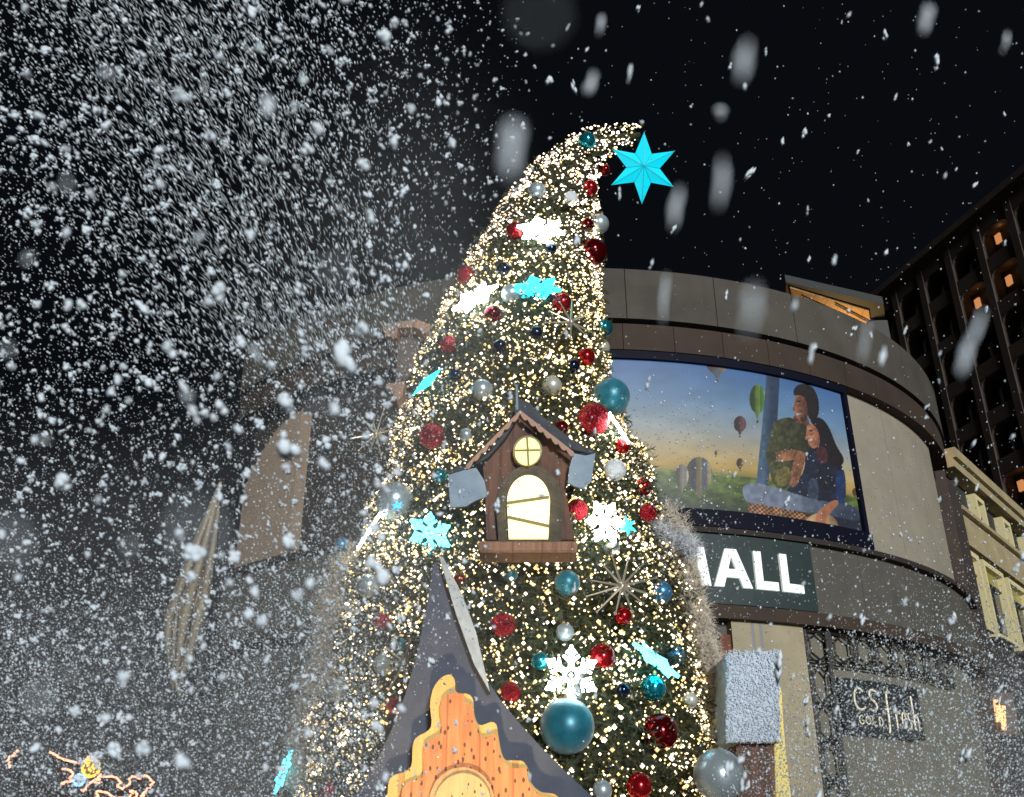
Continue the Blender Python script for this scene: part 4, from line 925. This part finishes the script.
labs = ['pinkish string of lights running from a loose end to the yellow ball of lights', 'small hook of string lights left of the blue light', 'longest looping string of lights at the right end of the bare twigs', 'short string of lights between the blue light and the yellow ball',
        'lone short string of lights near the left frame edge', 'looping string of lights along the bottom frame edge']
E_or = emis('bulb_peach', (1.0, .50, .30), 1.3); E_yl = emis('bulb_amber', (1.0, .62, .10), 1.4); E_bl = emis('bulb_blue', (.25, .50, 1.0), 2.0)
M_twig = mat('twig_dark', (.04, .03, .022), .9)
cen_t = Vector((bt.location.x, 8.05, 1.9)); bm = bmesh.new(); add_tube(bm, [(cen_t.x, 8.05, 0), (cen_t.x + .03, 8.05, .8), cen_t], [.13, .10, .07], 8)
bm_mesh('trunk', bm, M_twig, bt); bm = bmesh.new()
for i, s_ in enumerate(strings):
    pts = [p + Vector((0, random.uniform(-.04, .04), 0)) for p in Q(s_)]
    g2 = bmesh.new(); add_tube(g2, pts, .0085, 5)
    o = bm_mesh('light_string', g2, emis('rope_peach', (1.0, .50, .32), 1.5)); tag(o, labs[i], 'string lights', 'light strings on the bare tree')
    add_tube(bm, [cen_t] + [p + Vector((0, .05, -.02)) for p in pts[::3]], .012, 5)
for k in range(14):
    a = random.uniform(.4, 2.7); e_ = cen_t + Vector((math.cos(a) * random.uniform(.3, .9), random.uniform(-.3, .3), math.sin(a) * random.uniform(.3, .6))); mdp = cen_t.lerp(e_, .5) + Vector((0, 0, .12)); add_tube(bm, [cen_t, mdp, e_], [.03, .02, .006], 5)
bm_mesh('branches', bm, M_twig, bt)
def ballcluster(px, py, r, m, lab, n_):
    p = W(px, py, 7.9); e = empty('light_ball', p, lab, 'light ball'); rw_ = r * depth(p) / F
    d = rng.normal(size=(n_, 3)); d /= np.linalg.norm(d, axis=1)[:, None]
    V2, T2 = instances(OCT[0], OCT[1], np.repeat(np.eye(3)[None] * .010, n_, 0), np.array(p) + d * rw_); o = raw_tris('bulb', V2, T2, m, e); o['kind'] = 'stuff'
    bm = bmesh.new(); bmesh.ops.create_icosphere(bm, subdivisions=3, radius=rw_ * .8, matrix=Matrix.Translation(p)); bm_mesh('core', bm, mat('core_dim', (.25, .2, .06), .8), e, True)
ballcluster(91, 768, 8.5, E_yl, 'round ball of amber lights on the bare tree', 150)
ballcluster(79, 780, 5.5, E_bl, 'small round blue light below the amber ball', 90)
# lit doorway lamp on the far right wall
lm = empty('wall_lamp', W(1000, 712, 33), 'small orange wall lamp glowing low on the far right wall', 'lamp')
bm = bmesh.new(); add_tube(bm, [W(996, 700, 33), W(999, 722, 33)], .10, 8); add_tube(bm, [W(1003, 706, 33), W(1004, 730, 33)], .08, 8); bm_mesh('glass_tube', bm, emis('lamp_orange', (1, .5, .2), 1.6), lm)
bm = bmesh.new(); q0 = W(1001, 714, 33.25); add_box(bm, q0, (.9, .2, 1.3)); bm_mesh('back_plate', bm, mat('plate', (.1, .07, .05), .7), lm)

# ================================================================== SNOW
def ori(px, py):                                     # lean of the drifting flakes across the view (radians from vertical)
    return np.interp(px, [0, 180, 330, 420, 520, 1024], [-.75, -.62, -.38, -.12, .18, .38])
FW = np.array([0, CT, ST]); UP = np.array([0, -ST, CT]); RT_ = np.array([1.0, 0, 0])
def pts_world(px, py, d):
    return np.array([0, 0, CAMZ]) + d[:, None] * (FW + ((px - CX) / F)[:, None] * RT_ + ((CY - py) / F)[:, None] * UP)
def ss(x, a, b_): t = np.clip((x - a) / (b_ - a), 0, 1); return t * t * (3 - 2 * t)
def dens_fine(x, y):
    left = 1 - ss(x, 330, 560)
    d = .42 * left + .25 * left * ss(y, 300, 420)
    d += .18 * np.exp(-((x - (230 + .35 * (y - 250))) / 150) ** 2) * (y < 420)
    d += 2.6 * ss(y, 520, 690) * (1 - ss(x, 290, 420)) + .9 * ss(y, 420, 600) * np.exp(-((x - 330) / 90) ** 2)
    d += 2.2 * ss(y, 590, 700) * ss(x + (y - 640) * .8, 790, 900) + .45 * ss(y, 480, 620) * ss(x, 740, 960)
    d += .7 * ss(y, 250, 360) * np.exp(-((x - 345) / 75) ** 2) * (1 - ss(y, 560, 640)) + .10 * ss(y, 380, 520) * (x > 600) + .6 * ss(y, 370, 450) * np.exp(-((x - 655) / 60) ** 2) * (y < 600) + .020
    d *= np.where((x > 440) & (x < 700) & (y > 420), .55, 1)
    d *= 1 - .82 * ((x > 385) & (x < 560) & (y > 670)) 
    return d
def dens_mid(x, y):
    left = 1 - ss(x, 400, 600)
    return (.9 * left + .045 + .12 * ss(y, 560, 660) * (x > 760) - .25 * left * ss(y, 600, 700)) * np.where((x > 400) & (x < 730) & (y > 200), .25, 1)
def draw(n_, dens, mx):
    xs, ys = [], []
    while sum(map(len, xs)) < n_:
        x = rng.uniform(-60, 1084, n_ * 2); y = rng.uniform(-50, 850, n_ * 2); k = rng.random(n_ * 2) * mx < dens(x, y); xs.append(x[k]); ys.append(y[k])
    return np.concatenate(xs)[:n_], np.concatenate(ys)[:n_]
def make_flakes(n_, dens, mx, dr_, rad_px, el, tmpl, lump=0, clus=1):
    x, y = draw(n_, dens, mx); d = rng.uniform(*dr_, n_); r_ = rad_px(n_) * d / F
    th = ori(x, y) + rng.normal(0, .22, n_); e_ = el(x, y, n_)
    long = np.sin(th)[:, None] * RT_ + np.cos(th)[:, None] * UP
    across = np.cross(long, FW); 
    M = np.stack([across * (r_ * rng.uniform(.75, 1.15, n_))[:, None], np.repeat(FW[None], n_, 0) * r_[:, None], long * (r_ * e_)[:, None]], -1)
    L0 = pts_world(x, y, d)
    if clus > 1:                                     # clumped crystals: several small lobes per flake
        M = np.repeat(M, clus, 0); L0 = np.repeat(L0, clus, 0); n_ = n_ * clus
        L0 = L0 + np.einsum('nij,nj->ni', M, rng.normal(0, .36, (n_, 3))); M = M * rng.uniform(.45, .85, (n_, 1, 1))
    V2, T2 = instances(tmpl[0], tmpl[1], M, L0)
    if lump:
        k = len(tmpl[0]); nz = 1 + rng.normal(0, lump, (n_, k, 1)); c = L0[:, None]; V2 = ((V2.reshape(n_, k, 3) - c) * nz + c).reshape(-1, 3)
    return V2, T2
def snowmat(name, c, k):
    m = bpy.data.materials.new(name); m.use_nodes = True; N = m.node_tree.nodes; L = m.node_tree.links; N.remove(N['Principled BSDF'])
    a = N.new('ShaderNodeBsdfDiffuse'); b = N.new('ShaderNodeBsdfTranslucent'); x = N.new('ShaderNodeMixShader'); x.inputs[0].default_value = k
    a.inputs[0].default_value = (*c, 1); b.inputs[0].default_value = (*c, 1); L.new(a.outputs[0], x.inputs[1]); L.new(b.outputs[0], x.inputs[2]); L.new(x.outputs[0], N['Material Output'].inputs['Surface']); return m
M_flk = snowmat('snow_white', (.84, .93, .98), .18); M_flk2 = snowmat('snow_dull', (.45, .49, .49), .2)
streak = lambda x, y: 1 + 6.0 * np.exp(-((x - 230 - .3 * (y - 200)) / 150) ** 2) * (1 - ss(y, 300, 400))
tet = (np.array([[0, 0, 1], [.9, 0, -.4], [-.5, .8, -.4], [-.5, -.8, -.4]]), np.array([[0, 1, 2], [0, 2, 3], [0, 3, 1], [1, 3, 2]]))
parts = []
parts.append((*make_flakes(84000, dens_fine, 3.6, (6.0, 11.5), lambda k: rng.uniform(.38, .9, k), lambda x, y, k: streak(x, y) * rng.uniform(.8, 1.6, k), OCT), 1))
parts.append((*make_flakes(20000, dens_fine, 3.6, (4.5, 8.5), lambda k: rng.uniform(.6, 1.35, k), lambda x, y, k: (.6 + .4 * streak(x, y)) * rng.uniform(.8, 1.5, k), OCT), 0))
parts.append((*make_flakes(3300, dens_mid, 1.3, (3.0, 6.0), lambda k: 1.2 + rng.exponential(.75, k), lambda x, y, k: np.where(x > 560, rng.uniform(1.5, 3.2, k), rng.uniform(.9, 1.7, k)), OCT, .12, 5), 0))
parts.append((*make_flakes(170, lambda x, y: dens_mid(x, y) * (x < 430), 1.3, (1.6, 3.0), lambda k: 3.0 + rng.exponential(1.5, k), lambda x, y, k: np.where(x > 560, rng.uniform(1.5, 3, k), rng.uniform(.9, 1.5, k)), ico(1), .10, 8), 0))
Vs, Ts, Ms = [], [], []; o_ = 0
for v_, t_, m_ in parts: Vs.append(v_); Ts.append(t_ + o_); Ms.append(np.full(len(t_), m_)); o_ += len(v_)
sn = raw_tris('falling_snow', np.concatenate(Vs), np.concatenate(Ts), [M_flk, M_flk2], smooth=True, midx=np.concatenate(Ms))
tag(sn, 'thick flurry of small white snowflakes blowing across the plaza, densest on the left', 'snow', kind='stuff')
# the few big flakes close to the lens, each a thing of its own: x, y, width, height, lean, softness, label
BIG = [(268, 110, 22, 38, 0, .55, 'sharp bluish snowflake high in the left third of the sky'), (335, 272, 44, 50, 0, .95, 'wide pale blurred snowflake left of the upper tree edge'),
 (512, 142, 38, 88, 8, .75, 'longest blurred snowflake left of the curled tree tip'), (745, 57, 30, 62, 14, .75, 'large oblong blurred snowflake high in the black sky right of centre'),
 (722, 185, 26, 70, 7, .8, 'long blurred snowflake right of the topper star'), (676, 208, 22, 48, 14, .8, 'soft oblong snowflake just right below the topper star'),
 (590, 85, 19, 38, 22, .7, 'oblong snowflake straight above the tree tip'), (538, 14, 74, 60, 0, .97, 'very faint huge snowflake at the top frame edge above the tree'),
 (970, 343, 24, 74, 20, .75, 'long blurred snowflake in front of the dark tower'), (925, 18, 23, 40, 12, .65, 'oblong snowflake at the top frame edge on the right'),
 (1005, 42, 14, 34, 14, .75, 'thin snowflake in the upper right corner'), (12, 540, 56, 70, -20, .95, 'wide faint snowflake at the left frame edge halfway down'),
 (196, 535, 74, 100, 0, .97, 'huge faint snowflake in front of the furled banner'), (315, 403, 28, 30, 0, .93, 'faint round snowflake left of the birdhouse'),
 (45, 440, 24, 20, 0, .6, 'bright rounded snowflake far left at mid height'), (107, 76, 26, 22, -40, .6, 'bright lumpy snowflake near the upper left corner'),
 (130, 546, 26, 38, 0, .92, 'faint oval snowflake left of the furled banner'), (664, 298, 14, 56, 4, .93, 'faint streak-like snowflake in front of the mall parapet left part'),
 (752, 308, 30, 66, 6, .95, 'faint wide snowflake in front of the mall parapet centre'), (864, 350, 16, 56, 6, .9, 'long faint snowflake at the right end of the mall band'),
 (600, 26, 13, 36, 8, .8, 'thin faint snowflake near the top frame edge right above the tree'), (720, 111, 22, 24, 0, .6, 'rounded snowflake between the two long blurred ones right of the star'),
 (812, 352, 9, 28, 12, .6, 'small slanting snowflake above the billboard top corner'), (795, 305, 12, 20, 10, .6, 'small bright snowflake in front of the parapet below the lit canopy'),
 (883, 356, 11, 22, 16, .55, 'small bright oval snowflake right of the long faint one on the mall band'), (68, 185, 22, 30, -20, .85, 'soft snowflake group upper left below the lumpy one'),
 (28, 258, 26, 18, -60, .6, 'bright flat snowflake near the left frame edge upper half'), (255, 352, 14, 36, -30, .75, 'slanting soft snowflake left of the birdhouse and above the tan panel'),
 (188, 397, 22, 22, -20, .65, 'bright irregular snowflake left of the tan panel top'), (200, 236, 16, 24, 30, .65, 'bluish slanted snowflake in the middle of the left sky'),
 (52, 188, 12, 14, 0, .6, 'little bright snowflake beside the soft upper left one'), (8, 350, 22, 30, 0, .85, 'soft snowflake cut by the left frame edge'),
 (70, 676, 26, 20, 0, .85, 'soft wide snowflake in the lower left grey spray'), (40, 700, 40, 60, 0, .96, 'faint grey snowflake blob near the lower left corner'),
 (630, 72, 8, 26, 8, .6, 'thin small snowflake above the tree tip to its right'), (834, 260, 8, 14, 10, .5, 'small crisp snowflake in the dark sky above the canopy')]
iv2 = ico(2)
for (x, y, w_, hh, lean, soft, lab) in BIG:
    coc = w_ * soft; inv = coc / 1000 / APER + 1 / 15.5; d = 1 / inv; 
    pw = max(w_ - coc * .92, w_ * .22) * 1.15 / 2 * d / F; ph = max(hh - coc * .92, hh * .25) * 1.15 / 2 * d / F
    c = pts_world(np.array([x * 1.0]), np.array([y * 1.0]), np.array([d]))[0]
    a = R(lean); lg = math.sin(a) * RT_ + math.cos(a) * UP; ac = np.cross(lg, FW)
    Mt = np.stack([ac * pw, FW * pw, lg * ph], -1); sd_ = rng.uniform(0, 9, 3)
    vv, tt_ = [], []
    for q_ in range(9):
        off_ = rng.normal(0, .38, 3); off_ *= min(1, .75 / (np.linalg.norm(off_) + 1e-6)); k_ = rng.uniform(.22, .6)
        vv.append(((iv2[0] * (1 + rng.normal(0, .07, (len(iv2[0]), 1)))) * k_ + off_) @ Mt.T); tt_.append(iv2[1] + q_ * len(iv2[0]))
    v2 = np.concatenate(vv); f2 = np.concatenate(tt_)
    o = raw_tris('snowflake', v2, f2, M_flk, smooth=True); o.location = c; tag(o, lab, 'snowflake', 'large snowflakes close to the viewer')

# ------------------------------------------------------------------ drifting powder too fine to see as flakes
def mist(name, lo_c, hi_c, c0, rad, dens, lab):
    bm = bmesh.new(); bmesh.ops.create_cube(bm, size=1); 
    for v in bm.verts: v.co = Vector((lo_c[k] + (hi_c[k] - lo_c[k]) * (v.co[k] + .5) for k in range(3)))
    m = bpy.data.materials.new(name); m.use_nodes = True; N = m.node_tree.nodes; L = m.node_tree.links; N.remove(N['Principled BSDF'])
    pv_ = N.new('ShaderNodeVolumePrincipled'); pv_.inputs['Color'].default_value = (.9, .92, .95, 1)
    tc = N.new('ShaderNodeTexCoord'); mp = N.new('ShaderNodeMapping'); mp.vector_type = 'TEXTURE'; mp.inputs['Location'].default_value = c0; mp.inputs['Scale'].default_value = rad
    L.new(tc.outputs['Object'], mp.inputs['Vector']); ln = N.new('ShaderNodeVectorMath'); ln.operation = 'LENGTH'; L.new(mp.outputs['Vector'], ln.inputs[0])
    mr = N.new('ShaderNodeMapRange'); mr.interpolation_type = 'SMOOTHSTEP'; mr.inputs['From Min'].default_value = 1.0; mr.inputs['From Max'].default_value = .15; mr.inputs['To Min'].default_value = 0; mr.inputs['To Max'].default_value = dens
    L.new(ln.outputs['Value'], mr.inputs['Value']); nz = N.new('ShaderNodeTexNoise'); nz.inputs['Scale'].default_value = .55; nz.inputs['Detail'].default_value = 3; L.new(tc.outputs['Object'], nz.inputs['Vector'])
    m2 = N.new('ShaderNodeMapRange'); m2.inputs['From Min'].default_value = .35; m2.inputs['From Max'].default_value = .65; m2.inputs['To Min'].default_value = .35; m2.inputs['To Max'].default_value = 1.5; L.new(nz.outputs['Fac'], m2.inputs['Value'])
    mu = N.new('ShaderNodeMath'); mu.operation = 'MULTIPLY'; L.new(mr.outputs[0], mu.inputs[0]); L.new(m2.outputs[0], mu.inputs[1]); L.new(mu.outputs[0], pv_.inputs['Density'])
    L.new(pv_.outputs[0], N['Material Output'].inputs['Volume'])
    o = bm_mesh(name, bm, m); tag(o, lab, 'mist', kind='stuff'); return o
mist('snow_mist', (-8.5, 6.2, .3), (-.2, 11.2, 9.5), (-4.0, 9.0, 1.5), (4.4, 2.6, 4.9), .20, 'pale grey drift of powder snow rising over the lower left of the plaza')
mist('snow_mist', (-5.2, 8.6, .4), (2.6, 13.9, 15.5), (-1.6, 11.2, 6.0), (2.9, 2.6, 8.2), .05, 'faint veil of powder snow around the left flank of the Christmas tree, added to halo its lights')  # thin veil added so the tree lights get a soft glow
mist('snow_mist', (4.2, 15.0, .3), (14, 21.5, 9.0), (9.0, 18.2, 2.2), (5.2, 3.2, 4.6), .06, 'thin grey drift of powder snow in front of the shop sign at lower right')
sc.cycles.volume_step_rate = 3.0; sc.cycles.volume_max_steps = 64
